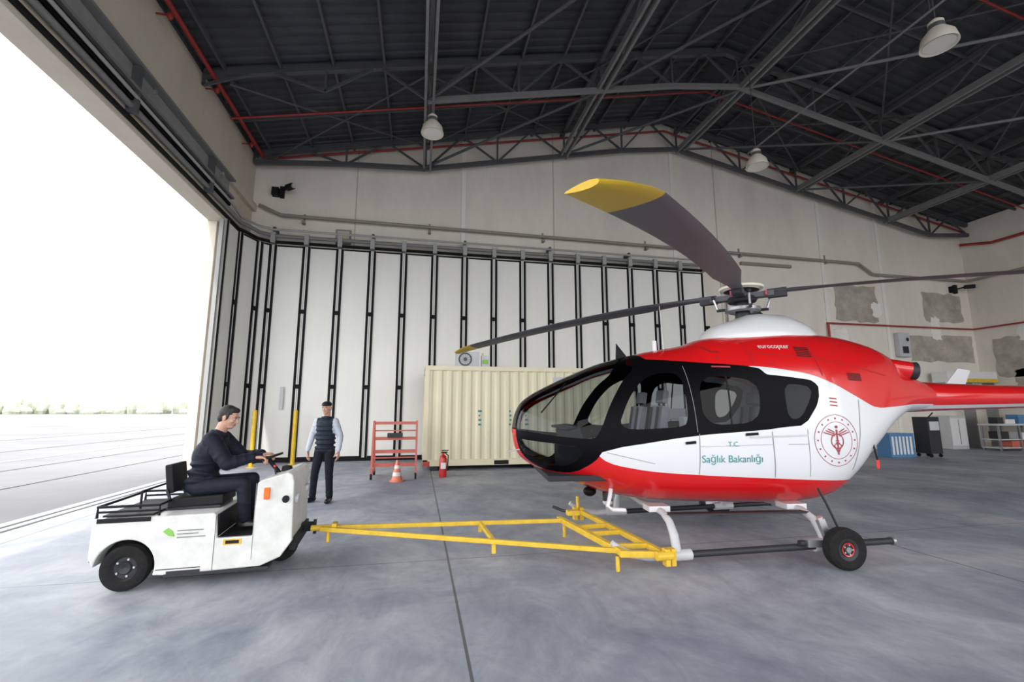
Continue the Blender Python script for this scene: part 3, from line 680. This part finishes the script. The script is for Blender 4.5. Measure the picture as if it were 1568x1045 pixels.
for s_ in(-1,1):
    vs=[];fs=[]
    for i,(u,_,zc,ry,rz) in enumerate(st[:-1]):
        for t in(-.95,-.62): vs.append((u,s_*(ry+.004)*math.cos(t),zc+(rz+.004)*math.sin(t)))
        if i: fs.append((2*i-2,2*i-1,2*i+1,2*i))
    m.add(vs,fs,white_paint)
m.build('boom_stripe',HEL)
m=MB()
def aero(m,chord,y0,y1,x,z,t,mat):
    pr=[];n=10
    for k in range(2*n):
        q=k/(2*n)*2*math.pi;pr.append((x+chord*(.5-.5*math.cos(q)),z+t/2*math.sin(q)*(1-.4*(1-math.cos(q))/2)))
    m.prism(pr,y0,y1,mat)
aero(m,.42,-1.28,1.28,7.15,1.80,.055,red_paint)
for s_ in(-1,1):
    y=s_*1.28;vs=[(6.98,y,1.55),(7.55,y,1.55),(7.95,y+s_*.02,2.25),(7.72,y+s_*.02,2.28)]
    vs2=[(a_,b_+s_*.03,c_) for a_,b_,c_ in vs];m.add(vs+vs2,[(0,1,2,3),(7,6,5,4),(0,4,5,1),(1,5,6,2),(2,6,7,3),(3,7,4,0)],white_paint)
m.build('stabiliser',HEL,smooth=30)
m=MB()
ring=[]
for r,h in((.50,-.16),(.56,-.19),(.66,-.14),(.70,0),(.66,.14),(.56,.19),(.50,.16),(.50,-.16)): ring.append((r,h))
m.rev((9.5,0,1.95),(0,1,0),ring,red_paint,n=40);m.rev((9.5,0,1.95),(0,1,0),[(0,-.1),(.14,-.1),(.16,0),(.14,.1),(0,.1)],dark_metal)
for k in range(10):
    t=2*math.pi*k/10;m.box((9.5+.33*math.cos(t),0,1.95+.33*math.sin(t)),(.36,.02,.07),mid_metal,(0,-t,0))
m.prism([(9.3,2.55),(9.95,2.45),(10.45,3.45),(10.1,3.5)],-.06,.06,red_paint);m.prism([(9.5,1.35),(9.9,1.4),(10.0,.95),(9.8,.95)],-.04,.04,red_paint)
m.build('fenestron_fin',HEL,smooth=35)
HX,HZ=3.13,3.10
m=MB()
m.cyl((HX,0,2.8),(HX,0,3.05),.10,dark_metal,r2=.07,n=20);m.rev((HX,0,0),(0,0,1),[(0,3.02),(.17,3.02),(.19,3.05),(.17,3.09),(0,3.09)],dark_metal);m.rev((HX,0,0),(0,0,1),[(.16,2.88),(.22,2.90),(.22,2.94),(.16,2.96)],mid_metal)
m.rev((HX,0,0),(0,0,1),[(.12,3.09),(.12,3.15),(.22,3.18)],dark_metal);m.rev((HX,0,0),(0,0,1),[(.22,3.18),(.27,3.20),(.28,3.225),(.22,3.25),(0,3.28)],lamp_shell)
ANG=[232.2,141,321,51]
for A in ANG:
    t=math.radians(A);d=Vector((math.cos(t),math.sin(t),0));n_=Vector((-d.y,d.x,0))
    c=Vector((HX,0,HZ))
    m.box(c+d*.22,(.34,.13,.07),blade_grey,(0,0,t));m.box(c+d*.42,(.22,.10,.11),dark_metal,(0,0,t))
    m.cyl(c+d*.28+n_*.12+Vector((0,0,-.18)),c+d*.34+n_*.12+Vector((0,0,0)),.014,alu,n=8);m.ell(c+d*.34+n_*.12,(.03,)*3,dark_metal)
    m.cyl(c+d*.20+n_*.12+Vector((0,0,-.18)),c+d*.30+n_*.12+Vector((0,0,-.18)),.02,dark_metal,n=8)
    m.cyl(c+d*.30-n_*.09+Vector((0,0,-.03)),c+d*.30-n_*.09+Vector((0,0,.03)),.018,crest_red,n=10)
m.build('rotor_head',HEL,smooth=40)
for bi,A in enumerate(ANG):
    t=math.radians(A);d=Vector((math.cos(t),math.sin(t),0));n_=Vector((-d.y,d.x,0))
    m=MB();rs=[.32,.5,.7,.9,1.1,1.35,1.7,2.2,2.7,3.2,3.7,4.1,4.45,4.62,4.63,4.8,4.95,5.05,5.12];K=12;vs=[]
    droop=.63 if bi==0 else .42
    for r in rs:
        ch=.13 if r<.6 else (.13+.17*min(1,(r-.6)/.75));
        if r>4.6: ch=.30-.14*((r-4.6)/.52)**2
        th=.05 if r<.9 else .034
        z=HZ+.03-droop*(r/5.1)**1.8
        tw=math.radians(11-6*r/5.1)
        for k in range(K):
            q=2*math.pi*k/K;cx=.5*math.cos(q)
            xx=cx*ch+ (0.0 if r<=4.6 else -(.30-ch)/2)
            zz=th/2*math.sin(q)*(1+.5*math.cos(q))
            pt=Vector((HX,0,z))+d*r+n_*(xx*math.cos(tw)-zz*math.sin(tw))+Vector((0,0,xx*math.sin(tw)+zz*math.cos(tw)))
            vs.append(pt)
    m.v+= [tuple(q) for q in vs]
    ig=m.mi(blade_grey);iy=m.mi(blade_yellow)
    for i in range(len(rs)-1):
        for k in range(K): m.f.append((i*K+k,i*K+(k+1)%K,(i+1)*K+(k+1)%K,(i+1)*K+k));m.m.append(iy if rs[i]>=4.6 else ig)
    m.f.append(tuple(range(K)));m.m.append(ig);m.f.append(tuple(range((len(rs)-1)*K,len(rs)*K)));m.m.append(iy)
    m.build('rotor_blade_%d'%(bi+1),HEL,smooth=50)
m=MB()
def sz(u): return .115+.035*(u-1.3)
for s_ in(-1,1):
    y=s_*1.0
    m.tube([(.92,y,.26),(1.0,y,.20),(1.12,y,.145),(1.3,y,.115),(1.75,y,sz(1.75))],[.028,.034,.038,.040,.040],light_grey,n=14)
    m.tube([(1.74,y,sz(1.74)),(3.95,y,sz(3.95))],.034,dark_metal,n=14)
    m.cyl((3.95,y,sz(3.95)),(3.98,y,sz(3.98)),.045,mid_metal)
    for u0,du in((1.60,0),(3.22,0)):
        m.tube([(u0,s_*.0,.46),(u0,s_*.45,.48),(u0,s_*.68,.47),(u0,s_*.84,.41),(u0,s_*.94,.30),(u0,s_*1.0,sz(u0))],[.035,.035,.036,.04,.045,.045],light_grey,n=14)
        m.cyl((u0-.14,y,sz(u0-.14)),(u0+.14,y,sz(u0+.14)),.055,light_grey,n=16)
        m.box((u0,s_*.5,.49),(.24,.2,.06),white_paint)
    m.bx(1.6,3.22,y*.74-.05,y*.74+.05,.455,.475,dark_metal)
m.build('landing_skids',HEL,smooth=40)
for k,s_ in enumerate((-1,1)):
    m=MB();WU=3.25;c=Vector((WU,s_*1.20,.205))
    m.rev(c,(0,1,0),[(.105,-.055),(.17,-.07),(.197,-.05),(.205,0),(.197,.05),(.17,.07),(.105,.055)],rubber,n=36)
    m.rev(c,(0,1,0),[(0,-.03),(.06,-.03),(.08,-.05),(.105,-.055),(.108,.055),(.08,.05),(.06,.03),(0,.03)],dark_metal,n=36)
    m.rev(c,(0,1,0),[(.055,-.050),(.066,-.052)],red_paint,n=24);m.cyl(c+Vector((0,-.06,0)),c+Vector((0,.06,0)),.028,mid_metal)
    for q in range(5):
        t=2*math.pi*q/5;m.cyl(c+Vector((.045*math.cos(t),s_*.055,.045*math.sin(t))),c+Vector((.045*math.cos(t),s_*.03,.045*math.sin(t))),.008,alu,n=8)
    m.cyl(c,(WU,s_*1.0,.205),.03,alu)
    m.box((WU-.08,s_*1.08,.30),(.07,.05,.34),alu,(0,-.35,0));m.cyl((WU-.13,s_*1.06,.48),(WU-.02,s_*1.06,.24),.03,alu)
    m.box((WU-.16,s_*1.04,.22),(.26,.08,.07),alu);m.cyl((WU-.3,s_*1.04,.22),(WU-.36,s_*1.04,.22),.03,dark_metal)
    m.tube([(WU+.07,s_*1.10,.30),(WU-.08,s_*1.12,.62),(WU-.16,s_*1.12,.78)],.012,dark_metal);m.cyl((WU+.07,s_*1.1,.32),(WU+.04,s_*1.1,.38),.018,red_paint)
    m.build('handling_wheel_%d'%(k+1),HEL,smooth=40)
m=MB();m.cyl((4.25,-.60,1.18),(4.28,-.60,1.0),.010,tug_black);m.bx(4.26,4.30,-.605,-.60,.90,1.0,red_paint);m.build('safety_tag',HEL)
# =================================================================== TOW BAR
TB=empty('aircraft_tow_bar',(0,0,0))
m=MB();b_=.045
hp=Vector((-.98,5.40,.34))
far=Vector((1.80,5.62,.24));near=Vector((1.98,4.48,.20))
m.beam(hp,far,b_,b_,yellow);m.beam(hp+Vector((0.0,-.04,0)),near,b_,b_,yellow)
m.cyl(hp+Vector((-.10,0,0)),hp+Vector((.12,0,0)),.03,yellow);m.cyl(hp+Vector((.08,-.03,-.0)),hp+Vector((.08,-.03,-.14)),.02,yellow)
m.beam(hp+Vector((.14,.05,.02)),hp+Vector((.14,-.06,.02)),.05,.06,yellow)
q1=hp.lerp(far,.62);q2=hp.lerp(near,.60);m.beam(q1,q2,.04,.04,yellow);m.beam(q1,q1+Vector((0,0,-.10)),.04,.04,yellow);m.beam(q2,q2+Vector((0,0,-.12)),.04,.04,yellow)
m.beam(far+Vector((-.04,.10,0)),near+Vector((.03,-.12,0)),.06,.06,yellow)
f2=Vector((2.20,6.12,.22));n2_=Vector((2.42,4.32,.18))
m.beam(f2,n2_,.055,.055,yellow)
for t in(.12,.5,.72):
    a_=near.lerp(far,t);b2=n2_.lerp(f2,t*.75+.08);m.beam(a_,b2,.05,.05,yellow)
m.beam(near+Vector((-.02,-.1,0)),n2_+Vector((0,.02,0)),.05,.06,yellow)
for q in(n2_,n2_+Vector((.06,.0,0)),f2,f2+Vector((-.08,.02,0))): m.box(q+Vector((0,0,-.02)),(.05,.08,.16),yellow)
m.cyl(n2_+Vector((-.12,-.02,.0)),n2_+Vector((.05,-.02,0)),.045,yellow);m.cyl(f2+Vector((-.04,.02,.02)),f2+Vector((-.04,.02,.20)),.02,yellow)
m.box(far.lerp(f2,.4)+Vector((.02,0,.05)),(.16,.10,.06),yellow)
m.build('frame',TB,bevel=.005)
m=MB()
m.tube([f2+Vector((.02,0,-.02)),(2.05,6.48,.17),(1.95,6.6,.20)],.02,dark_metal)
for q in(near,far):m.cyl(q+Vector((0,-.0,-.05)),q+Vector((0,.0,-.195)),.02,yellow)
m.build('feet',TB)
# =================================================================== TUG
TSX=.945
TUG=empty('aircraft_tow_tractor',(-2.76,4.84,0),math.radians(4));TUG.scale=(TSX,1,.985)
m=MB()
arc=[(.27+.245*math.cos(t),.20+.245*math.sin(t)) for t in [math.radians(q) for q in(-18,-9,0,10,20,30,40,50,60,70,80,90,100,110,120,130,140,150,160,175)]]
poly=[(0,.27),(-.02,.30),(-.02,.58),(.02,.63),(.98,.64),(1.0,.62),(1.02,.41),(1.33,.41),(1.345,.90),(1.38,.925),(1.62,.99),(1.67,.97),(1.685,.90),(1.70,.34),(1.60,.20),(1.42,.13),(.62,.115)]+arc
m.prism(poly,0,.92,tug_white);m.build('body_shell',TUG,bevel=.012)
m=MB()
m.bx(.02,.53,.16,.76,.13,.5,tug_black);m.bx(1.025,1.325,.03,.89,.408,.418,tug_black);m.bx(1.0,1.02,.03,.89,.42,.62,tug_black)
m.bx(.60,1.5,-.006,.93,.10,.125,dark_metal)
m.box((1.70,.46,.30),(.06,.8,.12),tug_black);m.bx(-.03,0,.05,.87,.26,.36,tug_black)
m.bx(1.0,1.004,-.003,.0,.13,.62,dark_metal);m.bx(.53,.90,-.004,0,.165,.172,dark_metal);m.bx(.62,.9,-.005,0,.125,.15,dark_metal)
m.bx(1.335,1.34,-.003,0,.2,.9,seam)
m.bx(1.08,1.24,-.005,0,.345,.395,yellow);m.bx(1.10,1.22,-.007,0,.355,.385,tug_black)
for y in(.03,.89):
    m.tube([(0,y,.64),(0,y,.735),(.50,y,.735),(.50,y,.64)],.012,tug_black);m.tube([(0,y,.69),(.50,y,.69)],.010,tug_black)
for x in(0,.50): m.tube([(x,.03,.735),(x,.89,.735)],.012,tug_black)
m.bx(.03,.44,.06,.86,.64,.655,tug_black)
m.tube([(.22,.30,.66),(.22,.30,.82),(.22,.89,.82),(.22,.89,.735)],.011,tug_black);m.tube([(.22,.89,.82),(.42,.89,.82)],.011,tug_black)
m.bx(.02,.45,-.008,-.001,.60,.64,tug_black)
m.build('trim_and_rack',TUG,bevel=.004)
m=MB();m.box((.72,.46,.71),(.50,.42,.09),tug_black,(0,-.05,0));m.box((.45,.46,.93),(.07,.34,.28),tug_black,(0,-.14,0));m.bx(.45,.95,.26,.66,.63,.67,dark_metal);m.tube([(.50,.28,.68),(.44,.28,.84)],.014,dark_metal);m.tube([(.50,.64,.68),(.44,.64,.84)],.014,dark_metal);m.build('driver_seat',TUG,bevel=.025,seg=3)
m=MB();c=Vector((1.315,.46,1.095));ax=Vector((-.30,0,.954)).normalized();m.cyl((1.46,.46,.92),c,.022,tug_black)
x_=ax.cross(Vector((0,1,0))).normalized();pts=[c+x_*(.15*math.cos(t))+Vector((0,1,0))*(.15*math.sin(t)) for t in[2*math.pi*k/28 for k in range(28)]]
m.tube(pts,.012,tug_black,closed=True,n=8)
for k in range(3):
    t=2*math.pi*k/3+.3;m.cyl(c,c+x_*(.15*math.cos(t))+Vector((0,1,0))*(.15*math.sin(t)),.009,dark_metal,n=8)
m.ell(c,(.035,.035,.02),tug_black);m.cyl((1.46,.24,.93),(1.44,.24,1.02),.008,dark_metal,n=8);m.ell((1.44,.24,1.03),(.014,)*3,red_paint);m.rev((1.53,.42,.96),(0,0,1),[(.06,0),(.05,.05),(0,.06)],tug_black)
m.build('steering_wheel',TUG,smooth=50)
m=MB();m.box((1.44,-.012,.80),(.055,.03,.11),orange);m.cyl((1.62,-.005,.74),(1.62,-.03,.74),.035,tug_black);m.cyl((1.685,.14,.72),(1.72,.14,.715),.05,light_grey);m.cyl((1.685,.78,.72),(1.72,.78,.715),.05,light_grey);m.build('lamps',TUG,bevel=.008)
m=MB();m.prism([(.56,.50),(.60,.53),(.64,.50),(.66,.45),(.61,.46)],-.006,0,leaf)
for k,(x0,x1) in enumerate(((.68,.90),(.68,.86),(.68,.92))): m.bx(x0,x1,-.005,0,.495-.03*k,.505-.03*k,seam)
m.build('decals',TUG)
m=MB();
for (x,y,r) in((.27,.07,.2),(.27,.85,.2),(1.50,.60,.17)):
    c=Vector((x,y,r));m.rev(c,(0,1,0),[(r*.55,-.065),(r*.8,-.075),(r*.96,-.06),(r,-.02),(r,.02),(r*.96,.06),(r*.8,.075),(r*.55,.065)],rubber,n=36)
    m.rev(c,(0,1,0),[(0,-.03),(r*.25,-.05),(r*.3,-.035),(r*.45,-.035),(r*.55,-.065),(r*.55,.065),(0,.06)],dark_metal,n=30)
    for k in range(5):
        t=2*math.pi*k/5;m.cyl(c+Vector((r*.37*math.cos(t),-.045,r*.37*math.sin(t))),c+Vector((r*.37*math.cos(t),-.03,r*.37*math.sin(t))),.010,alu,n=8)
m.build('wheels',TUG,smooth=40)
m=MB();m.box((1.76,.56,.34),(.14,.10,.08),tug_black);m.cyl((1.84,.56,.41),(1.84,.56,.26),.018,dark_metal);m.build('tow_hitch',TUG)
# =================================================================== PEOPLE
def hand(m,wr,d,n,lat,curl,mat):
    wr=Vector(wr);d=Vector(d).normalized();n=Vector(n);n=(n-d*n.dot(d)).normalized();lat=Vector(lat);lat=(lat-d*lat.dot(d)-n*lat.dot(n)).normalized()
    for o in(-.026,-.009,.009,.026): m.cap(wr+d*.012+lat*o*.75,wr+d*.085+lat*o,.015,.013,mat,n=10)
    for o,Ls in((.033,(.040,.026,.020)),(.011,(.045,.030,.022)),(-.011,(.042,.028,.021)),(-.033,(.034,.022,.018))):
        p0=wr+d*.088+lat*o*.9;ang=curl*.6
        for i,L in enumerate(Ls):
            dd=(d*math.cos(ang)+n*math.sin(ang)+lat*o*2).normalized();p1=p0+dd*L;m.cap(p0,p1,.0088-.0007*i,.0081-.0008*i,mat,n=8);p0=p1;ang+=curl
    p0=wr+d*.025+lat*.030;dd=(d*.62+lat*.62+n*.45).normalized()
    for i,L in enumerate((.042,.032,.026)):
        p1=p0+dd*L;m.cap(p0,p1,.0125-.001*i,.0112-.001*i,mat,n=8);p0=p1;dd=(dd+d*.35+n*.35*curl-lat*.25).normalized()
def head(root,c,yaw,pitch,cap=False):
    R=Matrix.Rotation(yaw,3,'Z')@Matrix.Rotation(pitch,3,'Y');c=Vector(c)
    T=lambda x,y,z:c+R@Vector((x,y,z))
    m=MB()
    m.ell(T(-.012,0,.03),(.094,.074,.088),skin,R);m.ell(T(.018,0,-.02),(.068,.061,.085),skin,R);m.ell(T(.036,0,-.080),(.042,.040,.030),skin,R)
    m.ell(T(.052,0,-.045),(.034,.038,.03),skin,R)
    m.cap(T(.082,0,.012),T(.102,0,-.026),.008,.0115,skin,n=8)
    for s_ in(-1,1):
        m.ell(T(.092,s_*.012,-.028),(.010,.009,.008),skin,R,8,6);m.ell(T(-.008,s_*.075,-.008),(.020,.009,.031),skin,R,10,8);m.ell(T(.060,s_*.036,-.02),(.022,.022,.02),skin,R,10,8);m.ell(T(.070,s_*.030,.026),(.018,.026,.009),skin,R,10,8)
    m.cap(T(-.02,0,-.05),T(-.035,0,-.16),.056,.058,skin)
    remesh(m,'head_skin',.0042,root,skin,3)
    m=MB()
    for s_ in(-1,1):
        m.ell(T(.0765,s_*.030,.006),(.009,.012,.0055),eye_w,R,10,8);m.ell(T(.0835,s_*.031,.006),(.0040,.0055,.005),eye_d,R,8,6)
        m.ell(T(.0855,s_*.031,.024),(.006,.018,.0042),hairm,R,10,6)
    m.ell(T(.0845,0,-.057),(.006,.021,.0035),lip,R,10,6);m.ell(T(.0825,0,-.064),(.006,.017,.004),lip,R,10,6)
    m.build('face_features',root,smooth=60)
    m=MB()
    if not cap:
        m.ell(T(-.022,0,.045),(.095,.079,.084),hairm,R);m.ell(T(.026,0,.088),(.054,.060,.032),hairm,R);m.ell(T(-.055,0,-.01),(.056,.069,.068),hairm,R)
        for s_ in(-1,1): m.ell(T(.012,s_*.070,.02),(.016,.010,.038),hairm,R)
        remesh(m,'hair',.005,root,hairm,2)
    else:
        m.ell(T(-.045,0,-.005),(.062,.072,.06),hairm,R);remesh(m,'hair',.006,root,hairm,2)
        m=MB();m.ell(T(-.010,0,.068),(.102,.084,.056),tug_black,R)
        m.ell(T(.085,0,.056),(.050,.056,.009),tug_black,R);remesh(m,'cap',.005,root,tug_black,3)
def person(name,J,mt,cap=False,yaw=0,pitch=0,bulk=1.0,hands=None,collar=None,arm=1.0,puff=False,folds=False,hem=.06):
    root=empty(name,(0,0,0));J={k:Vector(v) for k,v in J.items()};m=MB();k_=bulk
    lat=(J['shL']-J['shR']).normalized();up=(J['neck']-J['pelvis']).normalized();fw=lat.cross(up).normalized();lat=up.cross(fw).normalized()
    R=Matrix((fw,lat,up)).transposed()
    S=J['pelvis'].lerp
    for t,a_,b_,c_ in((-.05,.115,.165,.10),(.18,.118,.158,.11),(.4,.122,.160,.12),(.62,.127,.172,.12),(.80,.115,.172,.10)): m.ell(S(J['neck'],t),(a_*k_,b_*k_,c_),jacket,R)
    if puff:
        for t in(.0,.15,.30,.45,.60,.74): m.ell(S(J['neck'],t),(.136*k_,.176*k_,.045),jacket,R,24,10)
    rnd=random.Random(4)
    if folds:
        for t in(.0,.17,.40): 
            rr=Matrix.Rotation(rnd.uniform(-.35,.35),3,'Y')@Matrix.Rotation(rnd.uniform(-.3,.3),3,'X')
            m.ell(S(J['neck'],t),(.140*k_,.185*k_,.05),jacket,R@rr,24,10)
        m.ell(S(J['neck'],.55)-fw*.03,(.12*k_,.17*k_,.17),jacket,R,24,10)
    m.cap(J['shL'],J['shR'],.070*k_,.070*k_,jacket);m.cap(J['neck']-up*.06,J['neck']+up*.0,.085,.060,jacket)
    for s_ in'LR':
        sh,el,wr=J['sh'+s_],J['el'+s_],J['wr'+s_]
        m.cap(sh,el,.066*k_*arm,.052*k_*arm,jacket);m.cap(el,wr,.052*k_*arm,.038*k_*arm,jacket)
        for (p0,p1,r0,r1) in((sh,el,.066,.052),(el,wr,.052,.038)):
            d=(p1-p0).normalized()
            for t in(.3,.65,.92):
                dd=(d+Vector((rnd.uniform(-.4,.4),rnd.uniform(-.4,.4),rnd.uniform(-.4,.4)))).normalized()
                q=p0.lerp(p1,t);r_=(r0+(r1-r0)*t)*k_*arm*1.10
                m.cyl(q-dd*.010,q+dd*.010,r_,jacket,n=14)
        m.cap(J['hip'+s_],J['kn'+s_],.092,.068,jacket);m.cap(J['kn'+s_],J['an'+s_],.066,.057,jacket)
        d=(J['an'+s_]-J['kn'+s_]).normalized()
        for t in(.2,.82,.95):
            dd=(d+Vector((rnd.uniform(-.3,.3),rnd.uniform(-.3,.3),0))).normalized()
            q=J['kn'+s_].lerp(J['an'+s_],t);m.cyl(q-dd*.01,q+dd*.01,(.066-.009*t)*1.08,jacket,n=14)
    bones=[('torso','pelvis','neck'),('torso','shL','shR'),('arm','shL','elL'),('arm','elL','wrL'),('arm','shR','elR'),('arm','elR','wrR'),('leg','hipL','knL'),('leg','knL','anL'),('leg','hipR','knR'),('leg','knR','anR')]
    hemz=J['pelvis']-up*hem
    shw=(J['shL']-J['shR']).length/2
    def seg(p_,a_,b_):
        ab=b_-a_;t=max(0,min(1,(p_-a_).dot(ab)/ab.length_squared));return (p_-a_-ab*t).length
    wt={'torso':.16,'arm':.065,'leg':.08}
    def fn(p_):
        best=min(bones,key=lambda b:seg(p_,J[b[1]],J[b[2]])/wt[b[0]])[0]
        if (p_-J['pelvis']).dot(up)>.25 and abs((p_-J['neck']).dot(lat))>shw-.005: best='arm'
        if best!='arm' and (p_-hemz).dot(up)<0: return mt['leg']
        if best=='leg': return mt['torso'] if (p_-hemz).dot(up)>0 else mt['leg']
        return mt[best]
    remesh(m,'clothed_body',.009,root,fn,4)
    m=MB()
    for s_ in'LR':
        an,toe=J['an'+s_],J['toe'+s_];d=(toe-an);d.z=0;d.normalize();g=toe.z
        hl=Vector((an.x,an.y,g+.047))-d*.03
        m.cap(hl,Vector((toe.x,toe.y,g+.038)),.045,.036,shoe);m.cap(hl,an,.045,.045,shoe);m.ell((hl+Vector((toe.x,toe.y,g+.02)))/2-Vector((0,0,.010)),(.13,.045,.022),shoe,Matrix.Rotation(math.atan2(d.y,d.x),3,'Z'))
    remesh(m,'shoes',.007,root,shoe,2)
    for s_ in'LR':
        m=MB();h=hands[s_];hd=Vector(h[0]).normalized();m.cap(J['wr'+s_]-hd*.015,J['wr'+s_]+hd*.02,.025,.022,skin,n=12);hand(m,J['wr'+s_]+hd*.012,*h,skin);remesh(m,'hand_'+('left' if s_=='L' else 'right'),.0033,root,skin,1)
    head(root,J['head'],yaw,pitch,cap)
    if collar:
        m=MB();m.tube([J['neck']+up*(-.005)+fw*(.068*math.cos(t))+lat*(.072*math.sin(t)) for t in[2*math.pi*k/20 for k in range(20)]],.026,collar,closed=True,n=10);m.build('collar',root,smooth=60)
    return root
sx,sy=-1.60,8.75
f=Vector((-.28,-.96,0)).normalized();l=Vector((-f.y,f.x,0))
def B(fx,ly,z): return Vector((sx,sy,0))+f*fx+l*ly+Vector((0,0,z))
J=dict(pelvis=B(0,0,.93),neck=B(.0,0,1.45),head=B(.03,0,1.615),shL=B(0,.155,1.375),shR=B(0,-.155,1.375),elL=B(-.03,.255,1.12),elR=B(-.03,-.265,1.12),wrL=B(.05,.275,.89),wrR=B(.05,-.285,.89),
 hipL=B(0,.09,.88),hipR=B(0,-.09,.88),knL=B(.02,.11,.49),knR=B(.04,-.14,.49),anL=B(0,.13,.10),anR=B(0,-.18,.10),toeL=B(.17,.16,0),toeR=B(.16,-.24,0))
person('ground_crew_man_standing',J,{'torso':vest,'arm':shirt,'leg':trouser},cap=True,yaw=math.atan2(f.y,f.x),pitch=.05,bulk=1.06,puff=True,
  hands={'L':((.0,0,-1),-l,f,.35),'R':((.0,0,-1),l,f,.35)},collar=vest)
TR=Matrix.Translation((-2.76,4.84,0))@Matrix.Rotation(math.radians(4),4,'Z')@Matrix.Diagonal((TSX,1,.985,1))
def D(x,y,z): return TR@Vector((x,y,z))
J=dict(pelvis=D(.68,.46,.86),neck=D(.81,.46,1.365),head=D(.895,.455,1.525),shL=D(.80,.64,1.30),shR=D(.80,.28,1.30),elL=D(1.01,.70,1.09),elR=D(.99,.21,1.07),wrL=D(1.215,.60,1.13),wrR=D(1.20,.31,1.12),
 hipL=D(.71,.56,.83),hipR=D(.71,.36,.83),knL=D(1.15,.58,.87),knR=D(1.13,.32,.86),anL=D(1.19,.58,.51),anR=D(1.17,.31,.51),toeL=D(1.28,.59,.422),toeR=D(1.26,.30,.422))
person('tractor_driver_seated',J,{'torso':jacket,'arm':jacket,'leg':trouser},yaw=math.radians(-8),pitch=.28,bulk=1.10,arm=1.18,folds=True,hem=.07,
  hands={'L':((1,-.10,-.05),(0,0,-1),(.1,-1,0),.95),'R':((1,.12,-.05),(0,0,-1),(.1,1,0),.95)},collar=jacket)
print('done')
